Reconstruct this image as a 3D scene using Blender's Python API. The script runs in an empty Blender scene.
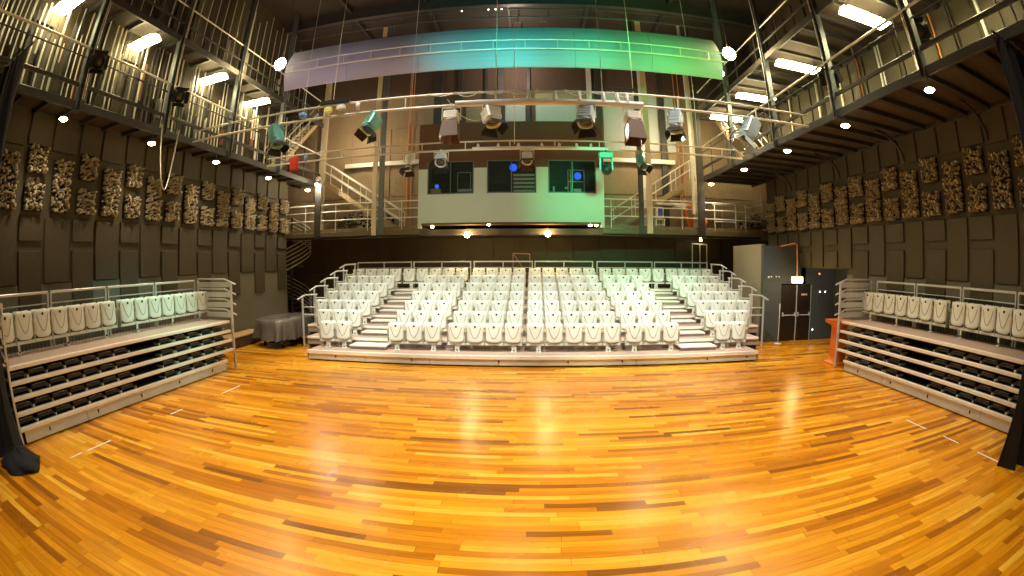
import bpy, math, random
from mathutils import Vector, Matrix, Euler
PI = math.pi
R = math.radians
rnd = random.Random(7)
S = bpy.context.scene
COL = S.collection

# ------------------------------------------------------------------ materials
def nt(m):
    m.use_nodes = True
    return m.node_tree.nodes, m.node_tree.links

def mat(name, col, rough=0.5, metal=0.0, var=0.0, scale=6.0, coat=0.0, bump=0.0, trans=0.0):
    m = bpy.data.materials.new(name)
    N, L = nt(m)
    b = N['Principled BSDF']
    b.inputs['Roughness'].default_value = rough
    b.inputs['Metallic'].default_value = metal
    if coat:
        b.inputs['Coat Weight'].default_value = coat
        b.inputs['Coat Roughness'].default_value = 0.15
    if trans:
        b.inputs['Transmission Weight'].default_value = trans
    b.inputs['Base Color'].default_value = (*col, 1)
    if var or bump:
        tc = N.new('ShaderNodeTexCoord')
        nz = N.new('ShaderNodeTexNoise')
        nz.inputs['Scale'].default_value = scale
        nz.inputs['Detail'].default_value = 4
        L.new(tc.outputs['Object'], nz.inputs['Vector'])
        if var:
            mx = N.new('ShaderNodeMix'); mx.data_type = 'RGBA'
            mx.inputs[6].default_value = (*[c * (1 - var) for c in col], 1)
            mx.inputs[7].default_value = (*[min(1, c * (1 + var)) for c in col], 1)
            L.new(nz.outputs['Fac'], mx.inputs[0])
            L.new(mx.outputs[2], b.inputs['Base Color'])
        if bump:
            bp = N.new('ShaderNodeBump'); bp.inputs['Strength'].default_value = bump
            L.new(nz.outputs['Fac'], bp.inputs['Height'])
            L.new(bp.outputs['Normal'], b.inputs['Normal'])
    return m

def emit(name, col, strength):
    m = bpy.data.materials.new(name)
    N, L = nt(m)
    b = N['Principled BSDF']
    b.inputs['Base Color'].default_value = (*col, 1)
    b.inputs['Emission Color'].default_value = (*col, 1)
    b.inputs['Emission Strength'].default_value = strength
    return m

def floor_mat():
    m = bpy.data.materials.new('timber strip floor')
    N, L = nt(m)
    b = N['Principled BSDF']
    tc = N.new('ShaderNodeTexCoord')
    sp = N.new('ShaderNodeSeparateXYZ'); L.new(tc.outputs['Object'], sp.inputs[0])
    def M(op, a, bb=None, c=None):
        n = N.new('ShaderNodeMath'); n.operation = op
        for i, v in enumerate((a, bb, c)):
            if v is None: continue
            if isinstance(v, (int, float)): n.inputs[i].default_value = v
            else: L.new(v, n.inputs[i])
        return n.outputs[0]
    W = 0.112
    yr = M('DIVIDE', sp.outputs['Y'], W)
    row = M('FLOOR', yr)
    wn = N.new('ShaderNodeTexWhiteNoise'); wn.noise_dimensions = '1D'; L.new(row, wn.inputs['W'])
    wn2 = N.new('ShaderNodeTexWhiteNoise'); wn2.noise_dimensions = '1D'; L.new(M('ADD', row, 913.3), wn2.inputs['W'])
    ln = M('MULTIPLY_ADD', wn2.outputs['Value'], 1.5, 0.95)
    xs = M('DIVIDE', M('MULTIPLY_ADD', wn.outputs['Value'], 7.0, sp.outputs['X']), ln)
    seg = M('FLOOR', xs)
    cb = N.new('ShaderNodeCombineXYZ'); L.new(row, cb.inputs[0]); L.new(seg, cb.inputs[1])
    wc = N.new('ShaderNodeTexWhiteNoise'); wc.noise_dimensions = '3D'; L.new(cb.outputs[0], wc.inputs['Vector'])
    rp = N.new('ShaderNodeValToRGB')
    e = rp.color_ramp.elements
    e[0].position = 0; e[0].color = (0.24, 0.080, 0.008, 1)
    e[1].position = 1; e[1].color = (0.95, 0.50, 0.055, 1)
    for p, c in ((0.12, (0.50, 0.16, 0.003, 1)), (0.32, (0.66, 0.235, 0.005, 1)), (0.6, (0.80, 0.31, 0.008, 1)), (0.84, (0.88, 0.40, 0.018, 1))):
        q = e.new(p); q.color = c
    L.new(wc.outputs['Value'], rp.inputs[0])
    # grain, stretched along the boards
    mp = N.new('ShaderNodeMapping'); mp.inputs['Scale'].default_value = (1.6, 22, 1)
    L.new(tc.outputs['Object'], mp.inputs[0])
    nz = N.new('ShaderNodeTexNoise'); nz.inputs['Scale'].default_value = 1.0; nz.inputs['Detail'].default_value = 5
    L.new(mp.outputs[0], nz.inputs['Vector'])
    mr = N.new('ShaderNodeMapRange'); mr.inputs[1].default_value = .3; mr.inputs[2].default_value = .7
    mr.inputs[3].default_value = .80; mr.inputs[4].default_value = 1.12
    L.new(nz.outputs['Fac'], mr.inputs[0])
    # joints
    fy = M('FRACT', yr)
    jy = M('LESS_THAN', fy, 0.045)
    fx = M('FRACT', xs)
    jx = M('LESS_THAN', M('MULTIPLY', fx, ln), 0.008)
    j = M('MAXIMUM', jy, jx)
    dk = M('MULTIPLY_ADD', j, -0.45, 1.0)
    fac = M('MULTIPLY', mr.outputs[0], dk)
    vm = N.new('ShaderNodeVectorMath'); vm.operation = 'SCALE'
    L.new(rp.outputs[0], vm.inputs[0]); L.new(fac, vm.inputs['Scale'])
    L.new(vm.outputs[0], b.inputs['Base Color'])
    # scuffs in the gloss
    n2 = N.new('ShaderNodeTexNoise'); n2.inputs['Scale'].default_value = .9; n2.inputs['Detail'].default_value = 6
    L.new(tc.outputs['Object'], n2.inputs['Vector'])
    r2 = N.new('ShaderNodeMapRange'); r2.inputs[3].default_value = .16; r2.inputs[4].default_value = .36
    L.new(n2.outputs['Fac'], r2.inputs[0]); L.new(r2.outputs[0], b.inputs['Roughness'])
    b.inputs['Specular IOR Level'].default_value = .42
    return m

def wall_mat(name, col):
    m = bpy.data.materials.new(name)
    N, L = nt(m)
    b = N['Principled BSDF']; b.inputs['Roughness'].default_value = .75
    tc = N.new('ShaderNodeTexCoord')
    n1 = N.new('ShaderNodeTexNoise'); n1.inputs['Scale'].default_value = .35; n1.inputs['Detail'].default_value = 3
    n2 = N.new('ShaderNodeTexNoise'); n2.inputs['Scale'].default_value = 14; n2.inputs['Detail'].default_value = 5
    L.new(tc.outputs['Object'], n1.inputs['Vector']); L.new(tc.outputs['Object'], n2.inputs['Vector'])
    a = N.new('ShaderNodeMath'); a.operation = 'MULTIPLY_ADD'; a.inputs[1].default_value = .5
    L.new(n1.outputs['Fac'], a.inputs[0])
    c = N.new('ShaderNodeMath'); c.operation = 'MULTIPLY'; c.inputs[1].default_value = .5
    L.new(n2.outputs['Fac'], c.inputs[0]); L.new(c.outputs[0], a.inputs[2])
    rp = N.new('ShaderNodeValToRGB')
    rp.color_ramp.elements[0].position = .3; rp.color_ramp.elements[0].color = (*[k * .78 for k in col], 1)
    rp.color_ramp.elements[1].position = .7; rp.color_ramp.elements[1].color = (*[k * 1.2 for k in col], 1)
    L.new(a.outputs[0], rp.inputs[0]); L.new(rp.outputs[0], b.inputs['Base Color'])
    return m

FLOOR = floor_mat()
WALL = wall_mat('brown-grey painted acoustic wall', (.058, .046, .023))
WALLR = wall_mat('olive-grey painted acoustic wall', (.066, .054, .028))
WALLLO = wall_mat('paler grey lower wall', (.15, .14, .10))
BACK = wall_mat('tan painted back wall', (.29, .215, .125))
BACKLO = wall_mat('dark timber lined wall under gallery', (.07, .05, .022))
BROWN = wall_mat('brown painted boarding', (.12, .062, .028))
GREYBLUE = wall_mat('blue-grey painted lobby wall', (.065, .078, .08))
CEIL = wall_mat('dark painted ceiling', (.035, .026, .019))
PANELW = mat('pale grey infill panel', (.42, .44, .42), .7, var=.08)
DARKSTEEL = mat('dark painted steel', (.055, .052, .05), .45, .3, var=.2)
DECK = mat('dark gallery decking', (.055, .042, .028), .8, var=.25, scale=3)
POSTM = mat('blue-grey painted steel post', (.10, .12, .13), .45, .2, var=.1)
GALV = mat('galvanised steel', (.62, .62, .55), .35, .55, var=.1)
PIPE = mat('pale painted pipe', (.66, .66, .58), .4, .2, var=.06)
RAILM = mat('silver grey handrail paint', (.60, .62, .60), .35, .3, var=.05)
COLM = mat('pale painted column', (.60, .52, .36), .5, var=.06)
CREAM = mat('cream moulded plastic', (.80, .82, .72), .38, coat=.25)
CREAMD = mat('grey-green moulded ridge', (.33, .34, .27), .5)
FRAMEC = mat('cream powder-coated seat steel', (.76, .76, .66), .4)
BRK = mat('putty-coloured seat bracket', (.42, .40, .30), .5)
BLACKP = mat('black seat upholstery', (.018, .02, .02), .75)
CLIP = mat('beige bracket cap', (.66, .60, .42), .5)
NOSE = mat('cream tread nosing', (.84, .79, .68), .45, var=.05)
TREAD = mat('pinkish brown tread carpet', (.48, .34, .27), .8, var=.12, scale=25)
RISER = mat('warm grey riser', (.34, .29, .25), .6, var=.1)
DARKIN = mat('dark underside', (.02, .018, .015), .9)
VAL = mat('brushed aluminium valance', (.58, .62, .63), .4, .25, var=.1, scale=3)
DRAPE = mat('black serge drape', (.012, .012, .014), .9, var=.3, scale=8)
COVER = mat('grey-brown quilted piano cover', (.15, .125, .105), .22, var=.25, scale=3, coat=.3)
BLACKM = mat('gloss black lacquer', (.012, .011, .01), .2)
WOODB = mat('light timber bench top', (.62, .38, .14), .5, var=.15, scale=4)
ORANGE = mat('orange varnished timber', (.80, .20, .02), .45, var=.12, scale=3)
ORF = mat('orange plastic hose', (.85, .16, .02), .5)
DIFF = mat('grey-tan moulded diffuser', (.40, .345, .22), .6, var=.15, scale=10)
DIFFBK = mat('dark diffuser backing', (.012, .011, .009), .9)
BOOTH = mat('white painted booth front', (.56, .68, .60), .55, var=.03, scale=2)
BOOTHIN = mat('dark control room interior', (.035, .03, .028), .8)
WFRAME = mat('green-grey window frame', (.12, .17, .15), .4, .3)
WHITE = mat('white painted surface', (.80, .80, .76), .5)
TEAL = mat('teal enamelled lamp body', (.16, .42, .38), .4, .2)
BLUEG = mat('blue-grey lamp body', (.42, .52, .60), .4, .2)
LAMPW = mat('white lamp body', (.72, .74, .72), .4, .1)
BLACKL = mat('black lamp body', (.02, .02, .022), .45, .2)
BROWNL = mat('brown scrim in barn doors', (.10, .045, .02), .6)
BAFF = mat('grey reflector board', (.40, .40, .42), .55, var=.04, scale=1)
TAPE = mat('white floor tape', (.85, .82, .72), .6)
DOORM = mat('near-black door', (.020, .014, .009), .35, var=.2)
CHROME = mat('satin chrome', (.75, .75, .72), .25, .9)
RED = mat('red painted metal', (.65, .03, .02), .45)
BLUE = mat('blue board', (.05, .08, .45), .5)
ORPIPE = mat('orange conduit', (.75, .28, .04), .5)
TUBEE = emit('warm fluorescent diffuser', (1, .84, .44), 60)
DOWNE = emit('warm downlight lens', (1, .80, .42), 40)
STARE = emit('bare bright lamp', (1, .72, .30), 150)
EXITE = emit('lit sign face', (1, .62, .16), 8)
BLUEE = emit('blue indicator glow', (.02, .12, .9), 1.6)
DOTE = emit('small white indicator', (1, .95, .85), 6)
REDE = emit('small amber indicator', (1, .25, .05), 5)
SCRE = emit('lit monitor', (.8, .9, .85), .9)
LENS = mat('dark glass lens', (.05, .055, .06), .08, coat=.5)
def glassmat():
    m = bpy.data.materials.new('window glass')
    N, L = nt(m)
    b = N['Principled BSDF']
    b.inputs['Base Color'].default_value = (.05, .08, .07, 1)
    b.inputs['Roughness'].default_value = .02
    b.inputs['Alpha'].default_value = .22
    return m
GLASS = glassmat()

# ------------------------------------------------------------------ mesh builder
class MB:
    def __init__(s): s.v = []; s.f = []; s.sm = []
    def add(s, vs, fs, smooth=False, M=None):
        o = len(s.v)
        s.v += [tuple(M @ Vector(p)) if M else tuple(p) for p in vs]
        s.f += [tuple(o + i for i in f) for f in fs]
        s.sm += [smooth] * len(fs)
        return s
    def box(s, x0, y0, z0, x1, y1, z1, M=None):
        if x0 > x1: x0, x1 = x1, x0
        if y0 > y1: y0, y1 = y1, y0
        if z0 > z1: z0, z1 = z1, z0
        v = [(x0, y0, z0), (x1, y0, z0), (x1, y1, z0), (x0, y1, z0), (x0, y0, z1), (x1, y0, z1), (x1, y1, z1), (x0, y1, z1)]
        f = [(0, 3, 2, 1), (4, 5, 6, 7), (0, 1, 5, 4), (1, 2, 6, 5), (2, 3, 7, 6), (3, 0, 4, 7)]
        return s.add(v, f, False, M)
    def bev(s, x0, y0, z0, x1, y1, z1, b=.01, M=None):
        # box with chamfered edges
        if x0 > x1: x0, x1 = x1, x0
        if y0 > y1: y0, y1 = y1, y0
        if z0 > z1: z0, z1 = z1, z0
        v = []
        for z, k in ((z0, b), (z0 + b, 0), (z1 - b, 0), (z1, b)):
            a, c, d, e = x0 + k, x1 - k, y0 + k, y1 - k
            v += [(a + b, d, z), (c - b, d, z), (c, d + b, z), (c, e - b, z), (c - b, e, z), (a + b, e, z), (a, e - b, z), (a, d + b, z)]
        f = [tuple(range(7, -1, -1)), tuple(range(24, 32))]
        for r in range(3):
            for i in range(8):
                j = (i + 1) % 8
                f.append((r * 8 + i, r * 8 + j, r * 8 + 8 + j, r * 8 + 8 + i))
        return s.add(v, f, False, M)
    def tube(s, p0, p1, r, n=8, r1=None, M=None):
        p0 = Vector(p0); p1 = Vector(p1); d = (p1 - p0)
        if d.length < 1e-6: return s
        d.normalize()
        a = d.orthogonal().normalized(); b = d.cross(a)
        r1 = r if r1 is None else r1
        v = []
        for p, q in ((p0, r), (p1, r1)):
            for i in range(n):
                t = 2 * PI * i / n
                v.append(p + a * (q * math.cos(t)) + b * (q * math.sin(t)))
        o = len(s.v)
        s.add(v, [(i, (i + 1) % n, n + (i + 1) % n, n + i) for i in range(n)], True, M)
        s.add([tuple(x) for x in v], [tuple(range(n - 1, -1, -1)), tuple(range(n, 2 * n))], False, M)
        return s
    def path(s, pts, r, n=6, M=None):
        for a, b in zip(pts, pts[1:]): s.tube(a, b, r, n, M=M)
        return s
    def lathe(s, prof, n=16, M=None, smooth=True):
        v = []; f = []
        for (r, z) in prof:
            for i in range(n):
                t = 2 * PI * i / n
                v.append((r * math.cos(t), r * math.sin(t), z))
        for k in range(len(prof) - 1):
            for i in range(n):
                j = (i + 1) % n
                f.append((k * n + i, k * n + j, k * n + n + j, k * n + n + i))
        return s.add(v, f, smooth, M)
    def build(s, name, m, parent=None):
        off = Vector((0, 0, 0))
        if parent is not None:
            off = Vector(parent.get('_b', (0, 0, 0)))
        me = bpy.data.meshes.new(name)
        me.from_pydata([tuple(Vector(p) - off) for p in s.v], [], s.f)
        me.polygons.foreach_set('use_smooth', s.sm)
        me.materials.append(m)
        me.update()
        o = bpy.data.objects.new(name, me)
        COL.objects.link(o)
        if parent is not None:
            o.parent = parent
            o['_b'] = tuple(off)
        return o

def thing(name, label, cat, loc=(0, 0, 0), group=None):
    o = bpy.data.objects.new(name, None); COL.objects.link(o)
    o.empty_display_size = .1
    o.location = loc; o['_b'] = tuple(loc)
    o['label'] = label; o['category'] = cat
    if group: o['group'] = group
    return o
def tag(o, label, cat, group=None):
    o['label'] = label; o['category'] = cat
    if group: o['group'] = group
    return o
def struct(name, mb, m, parent=None):
    o = mb.build(name, m, parent); 
    if parent is None: o['kind'] = 'structure'
    return o
def dup(src, loc, rotz=0, label=None, group=None):
    r = src.copy(); COL.objects.link(r); r.location = loc; r.rotation_euler = (0, 0, rotz)
    if label: r['label'] = label
    if group: r['group'] = group
    for ch in list(src.children):
        c = ch.copy(); COL.objects.link(c); c.parent = r
        for g in list(ch.children):
            d = g.copy(); COL.objects.link(d); d.parent = c
    return r
ORD = ['zeroth', 'first', 'second', 'third', 'fourth', 'fifth', 'sixth', 'seventh', 'eighth', 'ninth', 'tenth', 'eleventh', 'twelfth',
       'thirteenth', 'fourteenth', 'fifteenth', 'sixteenth', 'seventeenth', 'eighteenth', 'nineteenth', 'twentieth', 'twenty-first',
       'twenty-second', 'twenty-third', 'twenty-fourth', 'twenty-fifth', 'twenty-sixth', 'twenty-seventh']

XL, XR = -11.6, 10.9          # side walls
YB = 22.3                     # back wall
YE = 19.6                     # where the side walls end / back gallery begins
ZC = 14.6                     # ceiling
GL, GR = -10.5, 7.9           # inner edges of the side galleries
ZG, ZU = 6.85, 9.95           # soffits of lower and upper side galleries

# ------------------------------------------------------------------ room shell
struct('floor', MB().box(-16, -4, -.1, 14.5, 23, 0), FLOOR)
struct('ceiling', MB().box(-16, -4, ZC, 14.5, 23, ZC + .2), CEIL)

def slabs(mb, x, sgn, y, w, kind, ztop):
    """raised boards on a side wall: kind A / B alternate"""
    def sl(z0, z1, t=.07):
        mb.bev(x, y - w / 2, z0, x + sgn * t, y + w / 2, z1, .012)
    if kind == 'A':
        sl(3.0 if sgn < 0 and 12.9 < y < 17 else 2.78, 4.36); sl(6.04, 9.1); sl(9.16, ztop)
    else:
        sl(3.0 if sgn < 0 and 12.9 < y < 17 else 1.9, 3.57); sl(3.80, 4.36); sl(4.36, 4.4, .03); sl(6.1, 6.95); sl(7.16, ztop)

wl = MB()
wl.box(XL - .25, -4, 0, XL, YE + .1, ZC)
WL_A = [2.55 + 1.955 * i for i in range(-1, 9)]
for i, y in enumerate(WL_A):
    if y + .47 < YE: slabs(wl, XL, 1, y, .93, 'A', 14)
    if y + .98 + .4 < YE: slabs(wl, XL, 1, y + .98, .80, 'B', 14)
struct('wall_left', wl, WALL)
struct('trim_1', MB().box(XL, -4, 0, XL + .02, YE + .1, 2.76), WALLLO)
# right wall: opening between y 13.3 and 16.6 below z 2.95
wr = MB()
wr.box(XR, -4, 0, XR + .25, 13.3, ZC)
wr.box(XR, 13.3, 2.95, XR + .25, YE, ZC)
wr.box(XR, 16.6, 0, XR + .25, YE, 2.95)
for i in range(10):
    y = 3.18 + 1.86 * i
    if y + .93 < YE: slabs(wr, XR, -1, y, .85, 'B', 14)
    if y + .93 + .44 < YE: slabs(wr, XR, -1, y + .93, .78, 'A', 14)
struct('wall_right', wr, WALLR)
struct('trim_2', MB().box(XR - .02, -4, 0, XR, 13.3, 2.76), WALLLO)

# back walls
bw = MB()
bw.box(-16, YB, 4.3, 14.5, YB + .2, ZC)
for x in (-13.4, -11.2, -9.05, -6.95, 3.3, 5.4, 7.5, 9.6, 12.0):     # raised sheets with shadow joints
    bw.bev(x, YB - .05, 4.45, x + 1.9, YB, 6.3, .01)
    bw.bev(x, YB - .05, 6.36, x + 1.9, YB, 9.9, .01)
struct('wall_back', bw, BACK)
struct('trim_3', MB().box(-16, YB - .12, 11.6, 14.5, YB, ZC), wall_mat('dark brown upper wall', (.075, .05, .036)))
struct('trim_4', MB().box(-4.9, YB - .06, 8.9, .1, YB, 11.6), BROWN)
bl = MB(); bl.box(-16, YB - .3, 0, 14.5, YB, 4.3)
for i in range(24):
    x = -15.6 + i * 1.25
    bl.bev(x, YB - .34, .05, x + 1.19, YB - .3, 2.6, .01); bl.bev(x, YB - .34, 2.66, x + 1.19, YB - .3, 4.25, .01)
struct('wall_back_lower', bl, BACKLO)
struct('wall_far_left', MB().box(-16.1, YE, 0, -16, YB, ZC), BACK)
struct('wall_far_right', MB().box(14.5, 12, 0, 14.6, YB, ZC), BACK)
# recess side of the left wall end
struct('wall_end', MB().box(-16, YE + .1, 0, XL - .25, YE + .3, ZC), WALL)
# right lobby: door wall, its side returning back, side passage
struct('wall_lobby', MB().box(9.0, 16.6, 0, 9.9, 16.8, 3.8).box(11.45, 16.6, 0, 12.9, 16.8, 3.0).box(9.9, 16.6, 2.3, 11.45, 16.8, 3.0)
       .box(9.9, 16.6, 3.0, XR, 16.8, 3.8), GREYBLUE)
struct('wall_lobby_side', MB().box(9.0, 16.8, 0, 9.15, YE, 3.85).bev(8.97, 17.0, .1, 9.0, 18.2, 2.4, .01), wall_mat('pale buff lobby side wall', (.30, .265, .17)))
struct('wall_lobby_passage', MB().box(12.8, 13.3, 0, 12.95, 16.8, 3.0), GREYBLUE)
struct('wall_lobby_return', MB().box(XR + .25, 13.15, 0, 12.95, 13.3, 3.0), GREYBLUE)
struct('ceiling_lobby', MB().box(XR + .25, 13.3, 2.95, 12.95, 16.6, 3.05), CEIL)

# lobby double door
d = thing('door_1', 'black double doors with chrome push bars in the lobby wall', 'door', (10.67, 16.62, 0)); d['kind'] = 'structure'
for k, (a, b) in enumerate(((9.92, 10.66), (10.70, 11.43))):
    lf = MB().bev(a, 16.58, .01, b, 16.63, 2.25, .008).build('door_leaf', DOORM, d)
    pb = MB().tube((a + .03, 16.53, 1.05), (b - .03, 16.53, 1.05), .022)
    for x in (a + .06, b - .06): pb.box(x - .03, 16.53, 1.0, x + .03, 16.585, 1.16)
    pb.build('push_bar', RAILM, lf)
MB().box(10.655, 16.575, .01, 10.705, 16.60, 2.25).build('meeting_stile', RAILM, d)
MB().box(11.43, 16.57, 0, 11.46, 16.6, 2.28).build('edge_strip', mat('pale green door edge', (.35, .55, .48), .4), d)
MB().box(10.92, 16.57, 1.84, 11.22, 16.58, 1.91).build('door_notice', mat('pale pink notice', (.8, .55, .5), .6), d)
# indicators on the lobby wall
for (x, z, mm, lb) in ((11.62, .42, DOTE, 'small white lit dot low on lobby wall beside the double doors'),
                       (11.95, 1.98, DOTE, 'small white light on lobby wall at head height, nearer the doors'),
                       (12.25, 1.98, DOTE, 'small white light on lobby wall at head height, nearer the seating'),
                       (11.9, 2.72, REDE, 'amber indicator light high on the lobby wall above the doors')):
    tag(MB().lathe([(0, 0), (.022, 0), (.03, .01), (.03, .03), (0, .03)], 10, Matrix.Translation((x, 16.6, z)) @ Matrix.Rotation(PI / 2, 4, 'X')).build('indicator_light', mm), lb, 'light')
for i, x in enumerate((9.25, 9.38, 9.62, 9.76)):
    tag(MB().bev(x - .03, 16.56, 2.55 - .03 * (i == 0), x + .03, 16.6, 2.6, .005).build('wall_button', WHITE), '%s of four small white fittings in a row left of the exit sign' % ORD[i + 1], 'fitting', 'fittings on the lobby wall')
# exit sign on rod
ex = thing('exit_sign', 'glowing hanging exit sign on an orange rod before the double doors', 'sign', (9.98, 15.5, 2.5))
MB().tube((9.98, 15.5, 2.6), (9.98, 15.5, 3.82), .02).tube((9.98, 15.5, 3.82), (9.85, 15.5, 3.86), .02).tube((9.85, 15.5, 3.86), (9.85, 16.62, 3.78), .02).build('rod', ORPIPE, ex)
MB().bev(9.72, 15.46, 2.38, 10.26, 15.54, 2.62, .02).build('sign_box', EXITE, ex)
# slim pole stand by door
ps = thing('pole_stand', 'slim white pole stand on a round foot left of the double doors', 'stand', (9.55, 16.1, 0))
MB().lathe([(0, 0), (.16, 0), (.16, .015), (.03, .04), (0, .04)], 16, Matrix.Translation((9.55, 16.1, 0))).build('base', WHITE, ps)
MB().tube((9.55, 16.1, .03), (9.55, 16.1, 1.35), .016).tube((9.55, 16.1, 1.35), (9.55, 16.1, 1.55), .026).build('pole', WHITE, ps)

# floor tape
for i, (x, y0, y1) in enumerate(((-7.42, 4.31, 4.98), (-7.43, 3.86, 4.2), (-7.43, 6.9, 7.35), (-7.36, 8.8, 9.65), (7.67, 4.92, 5.38), (7.67, 3.7, 4.36), (7.64, 5.9, 6.6))):
    nm = ['third nearest on the left side', 'nearest on the left side', 'second farthest on the left side', 'farthest on the left side', 'middle one on the right side', 'nearest on the right side', 'farthest on the right side'][i]
    nm = nm.replace('third nearest', 'second nearest')
    tag(MB().box(x - .02, y0, .0005, x + .02, y1, .003).build('tape_mark', TAPE), 'thin white tape mark on the timber floor, ' + nm, 'tape', 'tape marks')

# ------------------------------------------------------------------ tip-up seat prototype (faces -Y)
def pan_bm(w=.505, z0=.285, z1=.855, th=.035, nx=10, nz=10):
    mb = MB(); vs = []; fs = []
    for side in (0, 1):
        for j in range(nz + 1):
            t = j / nz
            for i in range(nx + 1):
                u = -1 + 2 * i / nx
                zb = z0 + .08 * abs(u) ** 4.5
                zt = z1 - .012 * (1 - u * u) - .02 * max(0, abs(u) - .8) * 5
                z = zb + (zt - zb) * t
                ww = w / 2 * (1 - .02 * (1 - t) ** 2)
                y = -.055 * (1 - u * u) * (1 - .35 * t) + .03 * t
                vs.append((u * ww, y + (th if side else 0), z))
    n = (nx + 1) * (nz + 1)
    for j in range(nz):
        for i in range(nx):
            a = j * (nx + 1) + i
            fs.append((a, a + 1, a + nx + 2, a + nx + 1))
            fs.append((n + a, n + a + nx + 1, n + a + nx + 2, n + a + 1))
    ring = [i for i in range(nx + 1)] + [(j + 1) * (nx + 1) - 1 for j in range(1, nz + 1)] + [nz * (nx + 1) + i for i in range(nx - 1, -1, -1)] + [j * (nx + 1) for j in range(nz - 1, 0, -1)]
    for k in range(len(ring)):
        a, b = ring[k], ring[(k + 1) % len(ring)]
        fs.append((b, a, n + a, n + b))
    mb.add(vs, fs, True)
    return mb
def pan_y(x, z):
    u = x / .2525; t = (z - .30) / .57
    return -.055 * (1 - u * u) * (1 - .35 * t) + .03 * t
def make_seat():
    t = thing('tip_up_seat', 'x', 'seat', (0, 0, 0))
    pan = pan_bm().build('seat_pan', CREAM, t)
    g = MB(); pts = []
    for k in range(-8, 9):
        u = k / 8; x = .175 * u; z = .42 + .33 * abs(u) ** 1.9
        pts.append((x, pan_y(x, z) - .003, z))
    g.path(pts, .0085, 5)
    g.build('pan_ridge', CREAMD, pan)
    MB().lathe([(0, .012), (.028, .012), (.034, 0), (0, 0)], 10, Matrix.Translation((0, pan_y(0, .765), .765)) @ Matrix.Rotation(PI / 2, 4, 'X')).build('bolt_cap', BLACKP, pan)
    cu = pan_bm(.47, .265, .80, .05, 8, 6)  # dark plate behind the pan, standing for the shade below it
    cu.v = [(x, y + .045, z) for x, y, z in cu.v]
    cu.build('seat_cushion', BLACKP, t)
    bk = pan_bm(.50, .36, .865, .03, 8, 6)
    bk.v = [(x, y + .11 + .10 * (z - .3), z) for x, y, z in bk.v]
    bk.build('backrest', CREAM, t)
    for sx in (-1, 1):
        b = MB().bev(sx * .274 - .011, -.01, .22, sx * .274 + .011, .10, .62, .004)
        b.build('side_bracket', BRK, t)
        MB().bev(sx * .277 - .016, -.04, .60, sx * .277 + .014, .12, .68, .01).build('armrest_hinge', CLIP, t)
    return t
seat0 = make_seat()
seat_used = [False]
def place_seat(x, y, z, rz, label, group):
    if not seat_used[0]:
        seat_used[0] = True
        seat0.location = (x, y, z); seat0.rotation_euler = (0, 0, rz); seat0['label'] = label; seat0['group'] = group
        return seat0
    return dup(seat0, (x, y, z), rz, label, group)

def beam(x0, x1, y, z, rz, label, group, feet, along='x', sign=1):
    """mounting beam under a block of seats; along x (main bank) or y (side banks)"""
    mid = (x0 + x1) / 2
    t = thing('seat_beam', label, 'seat beam', (mid, y, z) if along == 'x' else (y, mid, z), group)
    L_ = (x1 - x0) / 2 + .28
    fw = .07 if along == 'x' else .03
    def P(u, v, w):   # u along, v depth (+ = behind the seat)
        return (mid + u, y + v, z + w) if along == 'x' else (y - sign * v, mid + u, z + w)
    def bx(mb, u0, v0, w0, u1, v1, w1):
        a = P(u0, v0, w0); b = P(u1, v1, w1)
        return mb.bev(min(a[0], b[0]), min(a[1], b[1]), min(a[2], b[2]), max(a[0], b[0]), max(a[1], b[1]), max(a[2], b[2]), .005)
    bx(MB(), -L_, .0, .20, L_, .09, .265).build('beam', FRAMEC, t)
    for u in feet:
        m = MB(); bx(m, u - mid - fw, .01, .012, u - mid + fw, .05, .21); bx(m, u - mid - fw - .02, -.03, 0, u - mid + fw + .02, .16, .018)
        o = m.build('foot', FRAMEC, t)
        a = P(u - mid, 0, .06)
        MB().box(a[0] - (.016 if along == 'x' else .012), a[1] - .012 , a[2] - .02, a[0] + .016, a[1] + .012, a[2] + .02).build('foot_bolt', BLACKP, o)
    return t

# ------------------------------------------------------------------ main seating bank
RISE = .268
def rz_(r): return .33 + RISE * (r - 1)
def rowY(r): return 13.86 + (r - 1) * 1.0
def halfx(r): return {1: 7.12, 2: 7.66}.get(r, 8.15)
XS = [-7.84, -7.24, -6.66, -6.07, -4.25, -3.66, -3.08, -2.34, -1.76, -1.19, -.61, .05, .62, 1.21, 1.79, 2.37, 3.07, 3.66, 4.26, 6.07, 6.65, 7.22, 7.80]
mb_root = thing('seating_bank', 'large seven-row raked seating bank across the back of the floor', 'seating bank', (0, 13.2, 0))
YF = {r: (13.22 if r == 1 else 14.30 + (r - 2) * 1.0) for r in range(1, 9)}
for r in range(1, 8):
    z = rz_(r); hx = halfx(r); y0, y1 = YF[r], YF[r + 1] + (.3 if r == 7 else .06)
    MB().bev(-hx, y0 + .06, z - .05, hx, y1, z - .002, .004).build('tread', TREAD, mb_root)
    MB().bev(-hx, y0, z - (.075 if r > 1 else .10), hx, y0 + .07, z + (0 if r > 1 else .012), .008).build('nosing', NOSE, mb_root)
    if r > 1: MB().box(-hx + .02, y0 + .05, z - RISE + .0, hx - .02, y0 + .08, z - .075).build('riser', RISER, mb_root)
    zz0 = .06 if r == 1 else z - RISE - .05
    for sx in (-1, 1):
        MB().bev(sx * hx - .02 * sx, y0 + .02, zz0, sx * hx, y1, z - .05, .004).build('side_panel', RISER, mb_root)
    if r > 1:
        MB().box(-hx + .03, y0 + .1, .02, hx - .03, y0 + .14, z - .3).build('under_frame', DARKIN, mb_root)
v = MB()
for i in range(7):
    a = -7.08 + i * 2.023
    v.bev(a, 13.25, .05, a + 2.013, 13.28, .23, .006)
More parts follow.
